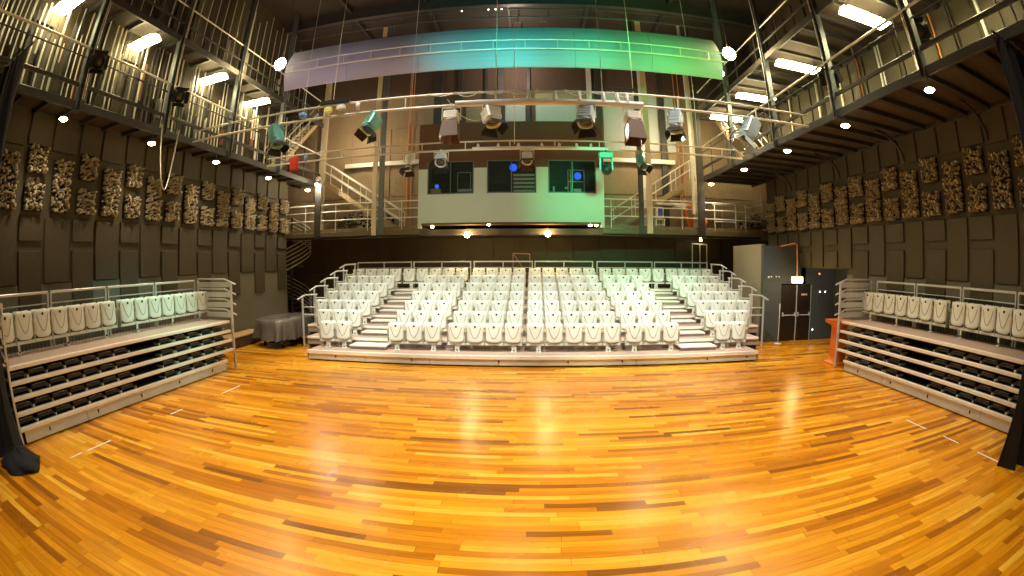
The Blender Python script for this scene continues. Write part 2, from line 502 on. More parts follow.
va = v.build('valance', VAL, mb_root)
for x in (-6.1, -3.6, -1.0, 1.0, 2.6, 5.3, 6.7): MB().bev(x - .02, 13.235, .13, x + .02, 13.252, .20, .004).build('valance_handle', BLACKP, va)
# aisle half steps
for side, (xa, xb) in (('left', (-5.80, -4.56)), ('right', (4.56, 5.80))):
    for r in range(1, 7):
        y0 = YF[r] + .50; z = rz_(r)
        MB().box(xa + .02, y0 + .04, z, xb - .02, YF[r + 1] + .05, z + .10).build('step_box', RISER, mb_root)
        st = MB().bev(xa, y0, z + .092, xb, YF[r + 1] + .05, z + .136, .006).build('aisle_step', NOSE, mb_root)
blocks_n = ['far left', 'left', 'centre-left', 'centre-right', 'right', 'far right']
for r in range(1, 8):
    xs = list(XS)
    if r == 1: xs = [x for x in xs if abs(x) < 7.0]
    if r == 2: xs = [x for x in xs if abs(x) < 7.5]
    if r == 7: xs = sorted(xs + [-5.43, -4.84, 4.85, 5.45])
    rown = {1: 'front row', 7: 'back row'}.get(r, ORD[r] + ' row')
    for i, x in enumerate(xs):
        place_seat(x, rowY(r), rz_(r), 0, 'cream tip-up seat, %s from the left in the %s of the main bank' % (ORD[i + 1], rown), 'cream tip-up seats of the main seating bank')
    bl_ = [[x for x in XS if a <= x <= b and x in xs] for a, b in ((-8, -6), (-4.4, -3), (-2.5, -.5), (0, 2.5), (3, 4.4), (6, 8))]
    if r == 7: bl_[1] = [-5.43, -3.08]; bl_[4] = [3.07, 5.45]
    for b, nme in zip(bl_, blocks_n):
        x0, x1 = b[0], b[-1]
        fe = [x0 + .02, x1 + .02] if x1 - x0 < 1.9 else [x0 + .1, x1 - .1]
        beam(x0, x1, rowY(r), rz_(r), 0, 'cream steel beam under the %s seats of the %s' % (nme, rown), 'seat beams of the main bank', fe)
# back guard rail
secs = [(-8.12, -5.44), (-5.38, -2.74), (-2.64, -.03), (.03, 2.62), (2.76, 5.33), (5.39, 8.03)]
zt = rz_(7)
for i, (a, b) in enumerate(secs):
    t = thing('guard_rail', 'silver tubular guard rail behind the back row, %s section from the left' % ORD[i + 1], 'guard rail', ((a + b) / 2, 20.45, zt), 'guard rails behind the back row')
    MB().bev(a, 20.43, 3.05, b, 20.48, 3.11, .012).build('top_rail', RAILM, t)
    MB().tube((a, 20.455, 2.82), (b, 20.455, 2.82), .018).build('middle_rail', RAILM, t)
    for x in (a + .03, (a + b) / 2, b - .03):
        MB().bev(x - .025, 20.43, zt - .2, x + .025, 20.48, 3.06, .006).build('post', RAILM, t)
# end guard rails, rows 3..7
for side in (-1, 1):
    for r in range(3, 8):
        x = side * (halfx(r) + .06); z = rz_(r); y0 = YF[r] + .05; y1 = YF[r] + .80
        t = thing('end_rail', 'stepped silver guard rail at the %s end of the %s of the main bank' % ('left' if side < 0 else 'right', 'back row' if r == 7 else ORD[r] + ' row'), 'guard rail', (x, y0, z), 'end guard rails of the main bank')
        MB().path([(x + side * .30, y0 - .12, z + .90), (x + side * .05, y0 + .02, z + 1.06), (x - side * .45, y0 + .06, z + 1.08)], .032, 8).build('top_rail', RAILM, t)
        for q in (.35, .62):
            MB().tube((x + side * .14, y0, z + q), (x - side * .42, y0, z + q), .027, 8).build('cross_rail', RAILM, t)
        zb = z - (.85 if r == 3 else .4)
        MB().bev(x + side * .15 - .03, y0 - .03, zb, x + side * .15 + .03, y0 + .03, z + .98, .006).build('post', RAILM, t)
        MB().bev(x - side * .42 - .025, y0 - .025, z - .02, x - side * .42 + .025, y0 + .025, z + 1.07, .006).build('post', RAILM, t)

# ------------------------------------------------------------------ side banks (retracted)
FOLDB = mat('black folded seat shell', (.022, .017, .017), .4)
def flatseat_proto():
    t = thing('folded_seat', 'x', 'folded seat', (0, 0, 0))
    # folded flat, seen from the front (-Y side)
    MB().bev(-.235, .0, .03, .235, .34, .10, .016, Matrix.Rotation(R(12), 4, 'X')).build('folded_back', FOLDB, t)
    MB().path([(-.235, .0, .03), (-.20, .02, .112), (0, .02, .118), (.20, .02, .112), (.235, .0, .03)], .0045, 5).build('back_rim', FRAMEC, t)
    for sx in (-1, 1):
        MB().bev(sx * .27 - .016, -.06, .0, sx * .27 + .016, .22, .05, .006).build('side_bracket', FRAMEC, t)
    return t
fold0 = flatseat_proto()
fold_used = [False]
def place_fold(x, y, z, rz, label, group):
    if not fold_used[0]:
        fold_used[0] = True
        fold0.location = (x, y, z); fold0.rotation_euler = (0, 0, rz); fold0['label'] = label; fold0['group'] = group
        return
    dup(fold0, (x, y, z), rz, label, group)
LY = [3.92, 4.49, 5.05, 5.61, 6.17, 6.72, 7.28, 7.98, 8.55, 9.11, 9.68, 10.24, 10.79, 11.32]
LF = [3.70, 4.26, 4.80, 5.32, 5.83, 6.36, 6.88, 8.55, 9.17, 9.77, 10.35, 10.90]
RY = [3.92, 4.53, 5.17, 5.72, 6.27, 6.83, 7.38, 8.08, 8.67, 9.21, 9.77, 10.32, 10.87, 11.40]
RF = [3.80, 4.38, 4.95, 5.50, 6.04, 6.60, 7.14, 8.92, 9.58, 10.22, 10.85]
def side_bank(sg, nm, xf, ya, yb, ys):
    # sg: direction from the wall to the middle of the room (+1 for the left bank)
    t = thing('seating_bank', 'retracted seating bank along the %s wall with folded tiers below one upright row' % nm, 'seating bank', (xf, (ya + yb) / 2, 0))
    def X(d): return xf - sg * d
    zs = [.33, .605, .88, 1.155, 1.43]
    for k, z in enumerate(zs):
        d = .03 * k
        top = k == 4
        MB().bev(X(d), ya, z - .075, X(d + .11), yb - (.42 if k == 0 else 0), z, .008).build('nosing', NOSE, t)
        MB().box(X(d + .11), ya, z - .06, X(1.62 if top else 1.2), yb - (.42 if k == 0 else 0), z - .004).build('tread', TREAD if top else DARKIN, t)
    MB().box(X(.75), ya + .05, .05, X(.8), yb - .05, 1.36).build('inner_frame', DARKIN, t)
    v = MB(); n = 4; w = (yb - .45 - ya - .1) / n
    for i in range(n): v.bev(X(.03), ya + .1 + i * w, .03, X(.06), ya + .1 + (i + 1) * w - .012, .25, .006)
    va = v.build('valance', VAL, t)
    for i in range(5): 
        y = ya + .8 + i * (yb - ya - 2.0) / 4
        MB().bev(X(.0), y - .015, .12, X(.032), y + .015, .19, .004).build('valance_handle', BLACKP, va)
    # folded seats in the tiers
    for k, z in enumerate(zs[:4]):
        lev = ['lowest', 'second', 'third', 'fourth'][k]
        yy = [y for i, y in enumerate(ys)]
        yy = LF if sg > 0 else RF
        for i, y in enumerate(yy):
            place_fold(X(.17 + .03 * k), y, z, PI / 2 if sg > 0 else -PI / 2,
                       'black folded seat, %s from the near end in the %s tier of the %s bank' % (ORD[i + 1], lev, nm), 'folded seats in the %s bank' % nm)
    # upright row
    for i, y in enumerate(ys):
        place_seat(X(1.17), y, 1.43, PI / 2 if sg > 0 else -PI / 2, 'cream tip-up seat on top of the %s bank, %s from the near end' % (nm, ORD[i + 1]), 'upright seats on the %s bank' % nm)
    for a, b, w in ((ys[0], ys[6], 'near'), (ys[7], ys[13], 'far')):
        beam(a, b, X(1.17), 1.43, 0, 'cream steel beam under the %s half of the upright seats, %s bank' % (w, nm), 'seat beams of the side banks', [a + .35, (a + b) / 2 + .2, b - .15], 'y', sg)
    # guard rail behind
    yc = [3.6, 5.48, 7.48, 9.40, 11.32]
    for i in range(4):
        a, b = yc[i] + .03, yc[i + 1] - .03
        g = thing('guard_rail', 'silver guard rail behind the %s bank seats, %s section from the near end' % (nm, ORD[i + 1]), 'guard rail', (X(1.5), (a + b) / 2, 1.43), 'guard rails behind the side banks')
        MB().bev(X(1.48), a, 2.58, X(1.53), b, 2.64, .012).build('top_rail', RAILM, g)
        MB().tube((X(1.505), a, 2.37), (X(1.505), b, 2.37), .016).build('middle_rail', RAILM, g)
        for y in (a + .02, b - .02): MB().bev(X(1.48), y - .025, 1.36, X(1.53), y + .025, 2.6, .006).build('post', RAILM, g)
        q = MB(); y = a + .15
        while y < b - .1: q.box(X(1.50), y - .008, 1.42, X(1.51), y + .008, 2.36); y += .12
        q.build('infill_bars', DARKSTEEL, g)
    # stacked end rails
    for end, yy, s in (('far', yb, 1), ('near', ya, -1)):
        for k in range(4):
            z = 1.63 + .30 * k
            g = thing('end_rail', 'sloping end rail at the %s end of the %s bank, %s' % (end, nm, ['lowest of four', 'second from bottom', 'second from top', 'topmost of four'][k]), 'guard rail', (X(.1), yy, 1.4), 'stacked end rails of the side banks')
            m = MB().path([(X(-.10), yy + s * .10, z - .04), (X(.34), yy + s * .06, z + .12), (X(1.5), yy + s * .06, z + .13)], .026, 8)
            m.build('top_rail', RAILM, g)
            MB().bev(X(.05), yy + s * .04, z - .12, X(1.5), yy + s * .075, z + .03, .006).build('end_board', RAILM, g)
        MB().bev(X(.0), yy + s * .02 - .03, .02, X(.07), yy + s * .02 + .03, 2.55, .008).build('end_post', RAILM, t)
        MB().bev(X(1.44), yy + s * .02 - .03, 1.3, X(1.5), yy + s * .02 + .03, 2.62, .008).build('end_post', RAILM, t)
side_bank(1, 'left', -8.78, 3.42, 11.42, LY)
side_bank(-1, 'right', 9.12, 3.4, 11.52, RY)

# ------------------------------------------------------------------ acoustic diffusers
def diff_mesh(seed):
    q = random.Random(seed); m = MB()
    n = 13; w = .64 / n
    for i in range(n):
        for j in range(n):
            if q.random() < .50: continue
            a = -.32 + i * w; b = -.32 + j * w
            dx = w * q.choice((.75, .85, 1.6)); dz = w * q.choice((.75, .85, 1.6))
            dd = .06 + .16 * q.random()
            m.bev(a, -dd, b, a + dx, -.01, b + dz, .012)
    return m
def make_diff(seed):
    t = thing('acoustic_diffuser', 'x', 'acoustic panel', (0, 0, 0))
    diff_mesh(seed).build('diffuser_blocks', DIFF, t)
    MB().bev(-.325, -.02, -.325, .325, .05, .325, .008).build('backing_board', DIFFBK, t)
    return t
diffs = [make_diff(s) for s in (3, 5, 9)]
dfu = set()
def place_diff(k, loc, rz, label, group):
    if k not in dfu:
        dfu.add(k); o = diffs[k]; o.location = loc; o.rotation_euler = (0, 0, rz); o['label'] = label; o['group'] = group
    else: dup(diffs[k], loc, rz, label, group)
# right wall
cnt = 0
for i in range(20):
    y = 3.18 - .93 + .93 * i
    if y < 4.6 or y > YE - .3: continue
    cnt += 1
    up, lo = (5.69, 4.78) if i % 2 == 1 else (5.46, 4.80)
    if i % 2 == 0: lo = 4.80
    place_diff(cnt % 3, (XR - .07, y, up), -PI / 2, 'spiky tan acoustic diffuser, upper row on right wall, %s from near end' % ORD[cnt], 'diffusers on the right wall')
    place_diff((cnt + 1) % 3, (XR - .07, y, lo), -PI / 2, 'spiky tan acoustic diffuser, lower row on right wall, %s from the near end' % ORD[cnt], 'diffusers on the right wall')
cnt = 0
for i in range(22):
    y = 2.55 - 1.955 + .9775 * i
    if y < 3.4 or y > YE - .4: continue
    cnt += 1
    up, lo = (5.50, 4.86) if i % 2 == 0 else (5.74, 4.86)
    place_diff(cnt % 3, (XL + .07, y, up), PI / 2, 'spiky tan acoustic diffuser, upper row on left wall, %s from the near end' % ORD[cnt], 'diffusers on the left wall')
    place_diff((cnt + 1) % 3, (XL + .07, y, lo - .03), PI / 2, 'spiky tan acoustic diffuser, lower row on left wall, %s from the near end' % ORD[cnt], 'diffusers on the left wall')
for i, (x, z) in enumerate(((-9.6, 5.1), (-8.9, 5.35), (-8.2, 5.1), (-7.2, 5.1), (10.9, 5.1), (11.6, 5.3), (12.3, 5.1))):
    place_diff(i % 3, (x, YB - .12, z), 0, 'spiky diffuser on the back wall above the gallery floor, %s from the left' % ORD[i + 1], 'diffusers on the back wall')

# ------------------------------------------------------------------ side galleries
def gallery(sg, nm, xi, xw):
    # lower and upper decks; xi inner edge, xw wall
    for lev, z, word in ((0, ZG, 'lower'), (1, ZU, 'upper')):
        t = thing('gallery', '%s technical gallery deck along the %s wall, carried on dark joists' % (word, nm), 'gallery', (xi, 10, z))
        a, b = min(xi, xw), max(xi, xw)
        y1 = 21.0
        MB().box(a, 0, z + .12, b, y1, z + .18).build('deck', DECK, t)
        MB().bev(xi - .04, 0, z, xi + .04, y1, z + .22, .01).build('edge_beam', DARKSTEEL, t)
        MB().bev(xw - sg * 0 - .05 * (1 if xw > 0 else -1) - .05, 0, z, xw, y1, z + .14, .01).build('wall_beam', DARKSTEEL, t)
        y = .6
        while y < y1:
            MB().bev(a + .04, y - .05, z + .0, b - .04, y + .05, z + .12, .006).build('joist', DARKSTEEL, t); y += .9
        # rails
        g = thing('gallery_railing', 'long pipe railing on the %s %s gallery' % (word, nm), 'railing', (xi, 10, z + .2))
        zz = z + .2
        if lev == 0:
            MB().tube((xi, .2, 8.5), (xi, y1, 8.5), .035).build('top_pipe', PIPE, g)
            MB().tube((xi, .2, 8.22), (xi, y1, 8.22), .022).build('upper_rail', DARKSTEEL, g)
            MB().bev(xi - .03, .2, 7.43, xi + .03, y1, 7.54, .01).build('lower_rail', DARKSTEEL, g)
            if sg < 0: MB().tube((xi - .12, .2, 8.42), (xi - .12, y1, 8.42), .02).build('second_pipe', PIPE, g)
        else:
            MB().tube((xi, .2, z + 1.3), (xi, y1, z + 1.3), .028).build('top_pipe', PIPE, g)
            MB().bev(xi - .02, .2, z + .62, xi + .02, y1, z + .70, .008).build('lower_rail', DARKSTEEL, g)
        y = 1.2
        while y < y1:
            MB().bev(xi - .02, y - .02, z + .2, xi + .02, y + .02, (8.5 if lev == 0 else z + 1.3), .005).build('stanchion', DARKSTEEL, g); y += 1.8
gallery(1, 'left', GL, XL)
gallery(-1, 'right', GR, XR)
for nm, x in (('left', GL), ('right', GR)):
    for i, y in enumerate((2.4, 6.0, 9.6, 13.2, 16.8)):
        t = thing('gallery_post', 'tall steel post on the %s gallery edge, %s from the near end' % (nm, ORD[i + 1]), 'post', (x, y, ZG), 'gallery posts')
        s = .09
        MB().bev(x - s, y - .08, ZG - .02, x + s, y - .055, ZC, .004).bev(x - s, y + .055, ZG - .02, x + s, y + .08, ZC, .004).box(x - .012, y - .06, ZG - .02, x + .012, y + .06, ZC).build('column', POSTM, t)
        MB().bev(x - .14, y - .13, ZG - .05, x + .14, y + .13, ZG + .0, .006).build('end_plate', DARKSTEEL, t)
        sg = 1 if x < 0 else -1
        MB().tube((x + sg * .02, y + .13, ZG + .3), (x + sg * .02, y + .13, 13.5), .022).tube((x + sg * .02, y + .20, ZG + .3), (x + sg * .02, y + .20, 13.5), .016).build('conduit', PIPE, t)

# brackets from the right wall to the gallery (curved braces)
for i, y in enumerate((6.0, 9.6, 13.2, 16.8)):
    m = MB(); pts = []
    for k in range(9):
        a = k / 8 * PI / 2
        pts.append((XR - .09 - 1.15 * (1 - math.cos(a)) , y + .3, 6.12 + .75 * math.sin(a)))
    for a, b in zip(pts, pts[1:]): m.tube(a, b, .045, 6)
    tag(m.build('curved_bracket', DARKSTEEL), 'dark curved steel bracket under the right gallery, %s from the near end' % ORD[i + 1], 'bracket', 'gallery brackets')

# under-gallery downlights
for nm, x, ys in (('left', GL + .08, (5.6, 9.1, 12.4, 16.0, 19.6)), ('right', GR - .1, (5.9, 9.2, 12.4, 15.7, 19.2))):
    for i, y in enumerate(ys):
        t = thing('downlight', 'small round warm downlight hung from the %s gallery edge, %s from the near end' % (nm, ORD[i + 1]), 'light', (x, y, 6.55), 'gallery downlights')
        MB().tube((x, y, 6.58), (x, y, 6.88), .015).build('stem', DARKSTEEL, t)
        MB().lathe([(0, .10), (.04, .10), (.10, .05), (.115, .02), (.10, .02)], 16, Matrix.Translation((x, y, 6.52))).build('shade', DARKSTEEL, t)
        MB().lathe([(0, -.06), (.07, -.045), (.13, .0), (.12, .02), (0, .02)], 16, Matrix.Translation((x, y, 6.52))).build('lens', DOWNE, t)
# fluorescents under the upper galleries
def fluoro(x, y, L2, label):
    horiz = True
    t = thing('fluorescent_light', label, 'light', (x, y, 9.6), 'fluorescent lights under the upper galleries')
    M = Matrix.Translation((x, y, 9.62)) @ Matrix.Rotation(0 if horiz else PI / 2, 4, 'Z')
    m = MB(); 
    m.add([(-L2, -.22, 0), (L2, -.22, 0), (L2, -.09, .09), (-L2, -.09, .09), (-L2, .22, 0), (L2, .22, 0), (L2, .09, .09), (-L2, .09, .09), (-L2, -.22, .015), (L2, -.22, .015), (-L2, .22, .015), (L2, .22, .015), (-L2, -.09, .12), (L2, -.09, .12), (L2, .09, .12), (-L2, .09, .12)],
          [(0, 1, 2, 3), (5, 4, 7, 6), (3, 2, 6, 7), (8, 12, 13, 9), (10, 11, 14, 15), (12, 15, 14, 13), (0, 8, 9, 1), (4, 5, 11, 10), (0, 3, 12, 8), (1, 9, 13, 2), (4, 10, 15, 7), (5, 6, 14, 11), (2, 13, 14, 6), (3, 7, 15, 12)], False, M)
    m.build('reflector', WHITE, t)
    MB().bev(-L2 + .02, -.27, -.03, L2 - .02, .27, .03, .02, M).build('lit_diffuser', TUBEE, t)
    for s in (-.7, .7):
        p = M @ Vector((s, 0, .1))
        MB().tube(p, (p.x, p.y, ZU + .02), .01, 6).build('hanger', DARKSTEEL, t)
for i, y in enumerate((1.4, 4.9, 8.35, 12.2, 15.3)): fluoro(-10.98, y, .60, 'glowing rectangular light under the upper left gallery, %s from the near end' % ORD[i + 1])
for i, y in enumerate((4.8, 8.4, 12.5, 16.0, 19.0)): fluoro(8.85, y, .86, 'glowing rectangular light under the upper right gallery, %s from the near end' % ORD[i + 1])

RED2 = mat('brown-red painted weight', (.20, .07, .04), .5)
# counterweight guide rails along the left wall
cw = thing('counterweight_wall', 'row of bright vertical counterweight guide rails behind the left galleries', 'flying system', (XL + .2, 10, 7.05))
q = random.Random(11)
for i in range(96):
    y = 1.6 + i * .19
    a = 7.06 if q.random() < .7 else 8.2
    MB().bev(XL + .30, y - .02, a, XL + .34, y + .015 + .05 * q.random() ** 2, 9.93 - (1.2 * q.random() if q.random() < .4 else 0), .005).build('guide_rail', [PIPE, DARKSTEEL, GALV, DARKSTEEL, COLM, DARKSTEEL][q.randrange(6)], cw)
for lev, (z0, z1) in enumerate(((7.05, 9.9), (10.15, 13.8))):
    for i in range(34 if lev == 0 else 12):
        y = 2.0 + (i * .53 if lev == 0 else i * 1.4) + .1 * q.random()
        zz = z0 + .2 + q.random() * .9
        MB().bev(XL + .14, y - .05, zz, XL + .28, y + .05, zz + .5 + .9 * q.random(), .01).build('counterweight', [GALV, DARKSTEEL, PIPE, RED2, DARKSTEEL][q.randrange(5)], cw)
q = random.Random(5)
uw = thing('rope_wall', 'vertical ropes and guide rails behind the upper left gallery', 'flying system', (XL + .2, 10, 10.15))
for i in range(70):
    y = 3 + i * .25
    MB().bev(XL + .28, y - .014, 10.14, XL + .31, y + .02, 13.4 + q.random(), .004).build('guide_rail', [GALV, DARKSTEEL, PIPE, DARKSTEEL][i * 7 % 4], uw)
# right wall above the gallery: conduits
for i, (y, r_, m_, z0, w) in enumerate(((11.4, .06, ORPIPE, 7.06, 'orange'), (10.2, .04, PIPE, 7.06, 'pale'), (10.05, .03, PIPE, 7.06, 'thin pale'), (8.4, .05, PIPE, 7.06, 'pale'), (5.3, .07, PIPE, 7.06, 'stout pale'), (14.2, .05, PIPE, 7.06, 'pale'), (12.6, .05, COLM, 7.06, 'cream'), (16.4, .06, COLM, 7.06, 'cream'), (7.3, .03, ORPIPE, 7.06, 'thin orange'))):
    tag(MB().tube((XR - .14, y, z0), (XR - .14, y, 9.94), r_, 10).build('conduit', m_), '%s pipe on right wall above lower gallery, %s from near end' % (w, ORD[sorted([11.4, 10.2, 10.05, 8.4, 5.3, 14.2, 12.6, 16.4, 7.3]).index(y) + 1]), 'pipe', 'pipes on the right wall')

# ------------------------------------------------------------------ back gallery
t = thing('gallery', 'back technical gallery deck running behind the control booth', 'gallery', (0, YE, 4.37))
for a, b in ((-15.8, -4.85), (2.95, 10.6)):
    MB().box(a, YE + .03, 4.40, b, YB - .3, 4.46).build('deck', DECK, t)
    MB().bev(a, YE, 4.27, b, YE + .05, 4.49, .01).build('edge_beam', mat('tan painted edge beam', (.13, .10, .05), .6), t)
MB().box(-15.8, YE + .2, 4.2, 10.6, YE + .35, 4.37).build('bearer', DARKSTEEL, t)
MB().box(-4.85, YE, 4.2, 2.95, YB - .3, 4.46).build('deck', DECK, t)
for nm, a, b in (('left', -15.6, -4.92), ('right', 3.0, 10.6)):
    g = thing('gallery_railing', 'pale tubular railing on the back gallery, %s of the control booth' % nm, 'railing', ((a + b) / 2, YE + .03, 4.5))
    for z, r_ in ((5.02, .028), (5.42, .022), (5.75, .028)):
        MB().tube((a, YE + .03, z), (b, YE + .03, z), r_).build('rail', PIPE, g)
    MB().bev(a, YE + .02, 4.5, b, YE + .04, 4.62, .004).build('kick_board', mat('ochre kick board', (.17, .125, .055), .6), g)
    x = a + .3
    while x < b:
        MB().tube((x, YE + .03, 4.46), (x, YE + .03, 5.75), .02).build('stanchion', PIPE, g); x += 1.6
# columns in front of the gallery
for i, (x, w, m_, z0, z1) in enumerate(((-9.83, .16, DARKSTEEL, 4.2, 7.1), (-6.98, .11, COLM, 4.27, ZC), (-6.66, .13, POSTM, 4.27, ZC), (4.62, .11, DARKSTEEL, 4.3, ZC), (5.0, .13, COLM, 4.3, ZC), (7.42, .17, DARKSTEEL, 4.2, ZC), (7.05, .07, PIPE, 5.2, ZC))):
    lb = ['short dark column at left of the back gallery', 'pale column at the left stair, outer of the pair', 'grey column at the left stair, inner of the pair', 'dark slim column just right of the booth', 'pale column just right of the booth', 'thick dark column at the right of the back gallery', 'thin pale pipe beside the thick dark right column'][i]
    tag(MB().bev(x - w, YE - .06, z0, x + w, YE + .0 - .005 + .0, z1, .01).build('column', m_), lb, 'column')
for i, (x, w, m_) in enumerate(((-10.92, .16, COLM), (-6.2, .022, ORPIPE), (-6.0, .018, ORPIPE), (-4.7, .22, DARKSTEEL), (-3.6, .12, DARKSTEEL), (-2.3, .07, DARKSTEEL), (-1.57, .16, DARKSTEEL), (-.2, .09, DARKSTEEL), (2.82, .12, PIPE), (3.25, .16, DARKSTEEL), (5.4, .13, PIPE), (6.5, .14, DARKSTEEL), (7.3, .02, ORPIPE), (7.55, .022, ORPIPE), (8.1, .15, COLM))):
    kind = {COLM.name: 'wide pale', ORPIPE.name: 'thin orange', DARKSTEEL.name: 'dark', PIPE.name: 'light grey'}[m_.name]
    o = MB()
    if m_ in (ORPIPE,): o.tube((x, YB - .12, 4.5 if abs(x + 1) > 4.5 else 8.9), (x, YB - .12, ZC), w, 8)
    else: o.bev(x - w, YB - .26, 4.5 if abs(x + 1) > 4.5 else 8.95, x + w, YB - .06, ZC, .01)
    tag(o.build('wall_column', m_), '%s vertical member on the back wall, %s from the left' % (kind, ORD[i + 1]), 'column', 'verticals on the back wall')
# pale infill panels above booth
for i, (x0, x1, z0, z1, m_) in enumerate(((.15, 2.5, 8.9, 10.9, PANELW), (3.5, 5.1, 8.6, 13, PANELW), (5.7, 6.3, 8.6, 13, PANELW), (6.7, 7.2, 8.6, 13, PANELW), (-1.35, -.35, 9.0, 10.9, PANELW), (-3.3, -2.45, 9.0, 10.9, BACK))):
    tag(MB().bev(x0, YB - .1, z0, x1, YB - .02, z1, .01).build('infill_panel', m_), 'flat pale wall panel above the control booth, %s from the left' % ORD[[4, 5, 6, 7, 3, 2][i] - 1 if i < 6 else 1], 'panel', 'panels above the booth')

# ------------------------------------------------------------------ control booth
bt = thing('control_booth', 'white-fronted control booth with a brown upper fascia and three windows', 'control booth', (-.95, 19.2, 4.7))
bx0, bx1, by = -4.86, 2.94, 19.2
wins = [(-4.46, -2.48), (-1.93, .12), (.62, 2.62)]
wz0, wz1 = 5.92, 7.33
ZM = 7.02
def front(z0, z1, cuts):
    m = MB(); x = bx0
    for a, b in cuts:
        m.box(x, by, z0, a, by + .12, z1); x = b
    m.box(x, by, z0, bx1, by + .12, z1)
    return m
m = MB().box(bx0, by, 4.70, bx1, by + .12, wz0)
f2 = front(wz0, ZM, wins); m.v += []
o = len(m.v); m.v += f2.v; m.f += [tuple(o + i for i in f) for f in f2.f]; m.sm += f2.sm
m.build('front_wall', BOOTH, bt)
m = MB().box(bx0, by - .005, wz1, bx1, by + .12, 8.95)
f2 = front(ZM, wz1, wins); o = len(m.v); m.v += f2.v; m.f += [tuple(o + i for i in f) for f in f2.f]; m.sm += f2.sm
m.build('upper_fascia', BROWN, bt)
for q_ in (bx0, bx1 - .1): MB().box(q_, by + .12, 4.70, q_ + .1, YB - .1, 8.95).build('side_wall', BROWN, bt)
MB().box(bx0, by, 4.62, bx1, YB - .4, 4.70).build('floor_slab', BROWN, bt)
MB().box(bx0, by, 8.95, bx1, YB, 9.05).build('roof', BROWN, bt)
MB().box(bx0 + .1, 21.3, 4.70, bx1 - .1, 21.4, 8.95).build('inner_wall', BOOTHIN, bt)
for sx, x in ((0, bx0), (1, bx1 - .15)):
    MB().bev(x, by - .02, 4.48, x + .15, by + .1, 4.70, .01).build('corner_bracket', BOOTH, bt)
for a, b in wins:
    m = MB(); e = .045
    m.bev(a, by - .03, wz0, b, by + .05, wz0 + e, .006).bev(a, by - .03, wz1 - e, b, by + .05, wz1, .006)
    m.bev(a, by - .03, wz0, a + e, by + .05, wz1, .006).bev(b - e, by - .03, wz0, b, by + .05, wz1, .006)
    c = (a + b) / 2
    m.bev(c - .022, by - .03, wz0, c + .022, by + .05, wz1, .006)
    w = m.build('window_frame', WFRAME, bt)
    MB().box(a + e, by + .01, wz0 + e, c - .02, by + .018, wz1 - e).box(c + .02, by + .01, wz0 + e, b - e, by + .018, wz1 - e).build('glass_pane', GLASS, w)
# contents of the booth
tag(MB().bev(-4.4, 19.5, 5.80, -3.95, 19.8, 6.22, .01).build('cream_box', mat('cream cardboard', (.78, .72, .42), .7)), 'cream box on the sill inside the left booth window', 'box')
tag(MB().lathe([(0, -.1), (.08, -.06), (.1, 0), (.08, .06), (0, .1)], 12, Matrix.Translation((-4.2, 19.9, 6.38))).build('blue_lamp', BLUEE), 'blue glowing lamp above the cream box in the left window', 'lamp')
tag(MB().lathe([(0, -.17), (.12, -.12), (.17, 0), (.12, .12), (0, .17)], 14, Matrix.Translation((-.85, 19.7, 7.1))).build('blue_lamp', BLUEE), 'blue glowing lamp hung in the middle booth window', 'lamp')
tag(MB().lathe([(0, -.17), (.12, -.12), (.17, 0), (.12, .12), (0, .17)], 14, Matrix.Translation((1.95, 20.3, 6.85))).build('blue_lamp', BLUEE), 'blue glowing lamp behind the white shelf frame in the right window', 'lamp')
m = MB()
for x in (1.5, 1.62, 2.2): m.bev(x - .02, 20.0, 5.9, x + .02, 20.04, 7.08, .005)
for z in (6.55, 7.06): m.bev(1.5, 20.0, z - .02, 2.2, 20.04, z + .02, .005)
tag(m.build('shelf_frame', WHITE), 'white open shelf frame inside the right booth window', 'shelf')
m = MB()
for x in (-3.3, -2.72): m.bev(x - .012, 20.0, 5.9, x + .012, 20.03, 7.0, .004)
m.bev(-3.3, 20.0, 6.97, -2.72, 20.03, 7.0, .004)
tag(m.build('shelf_frame', GALV), 'thin grey frame inside the left booth window', 'shelf')
def deskprop(x0, x1, z0, z1, mm, name, lb, cat, y=19.55):
    tag(MB().bev(x0, y, z0, x1, y + .12, z1, .008).build(name, mm), lb, cat)
deskprop(-3.2, -2.6, 6.07, 6.17, WHITE, 'equipment_unit', 'low white equipment unit in the left booth window', 'equipment')
deskprop(1.33, 1.48, 6.15, 6.24, WHITE, 'equipment_unit', 'small white unit in the right booth window, left of two', 'equipment')
deskprop(1.7, 2.02, 6.04, 6.16, WHITE, 'equipment_unit', 'wide white unit in the right booth window, right of two', 'equipment')
deskprop(.82, .9, 5.95, 6.25, WHITE, 'equipment_unit', 'slim upright white unit at left of the right booth window', 'equipment')
bb = thing('blind', 'pale green slatted blind in the right half of the middle booth window', 'blind', (-.42, 19.4, 6.0))  # solid green bars imitate reflections in the window glass
for k in range(5):
    MB().bev(-.84, 19.38, 5.98 + k * .17, .06, 19.42, 6.08 + k * .17, .006).build('slat', mat('pale green slat', (.50, .62, .55), .6) if k == 0 else bpy.data.materials['pale green slat'], bb)
dk = thing('control_desk', 'long dark control desk inside the booth below the windows', 'desk', (-.95, 20.2, 4.7))
MB().bev(bx0 + .3, 19.45, 5.72, bx1 - .3, 20.3, 5.78, .01).build('desk_top', BOOTHIN, dk)
for x in (-4.4, -1, 2.4): MB().box(x, 19.6, 4.7, x + .06, 20.2, 5.72).build('desk_leg', BOOTHIN, dk)

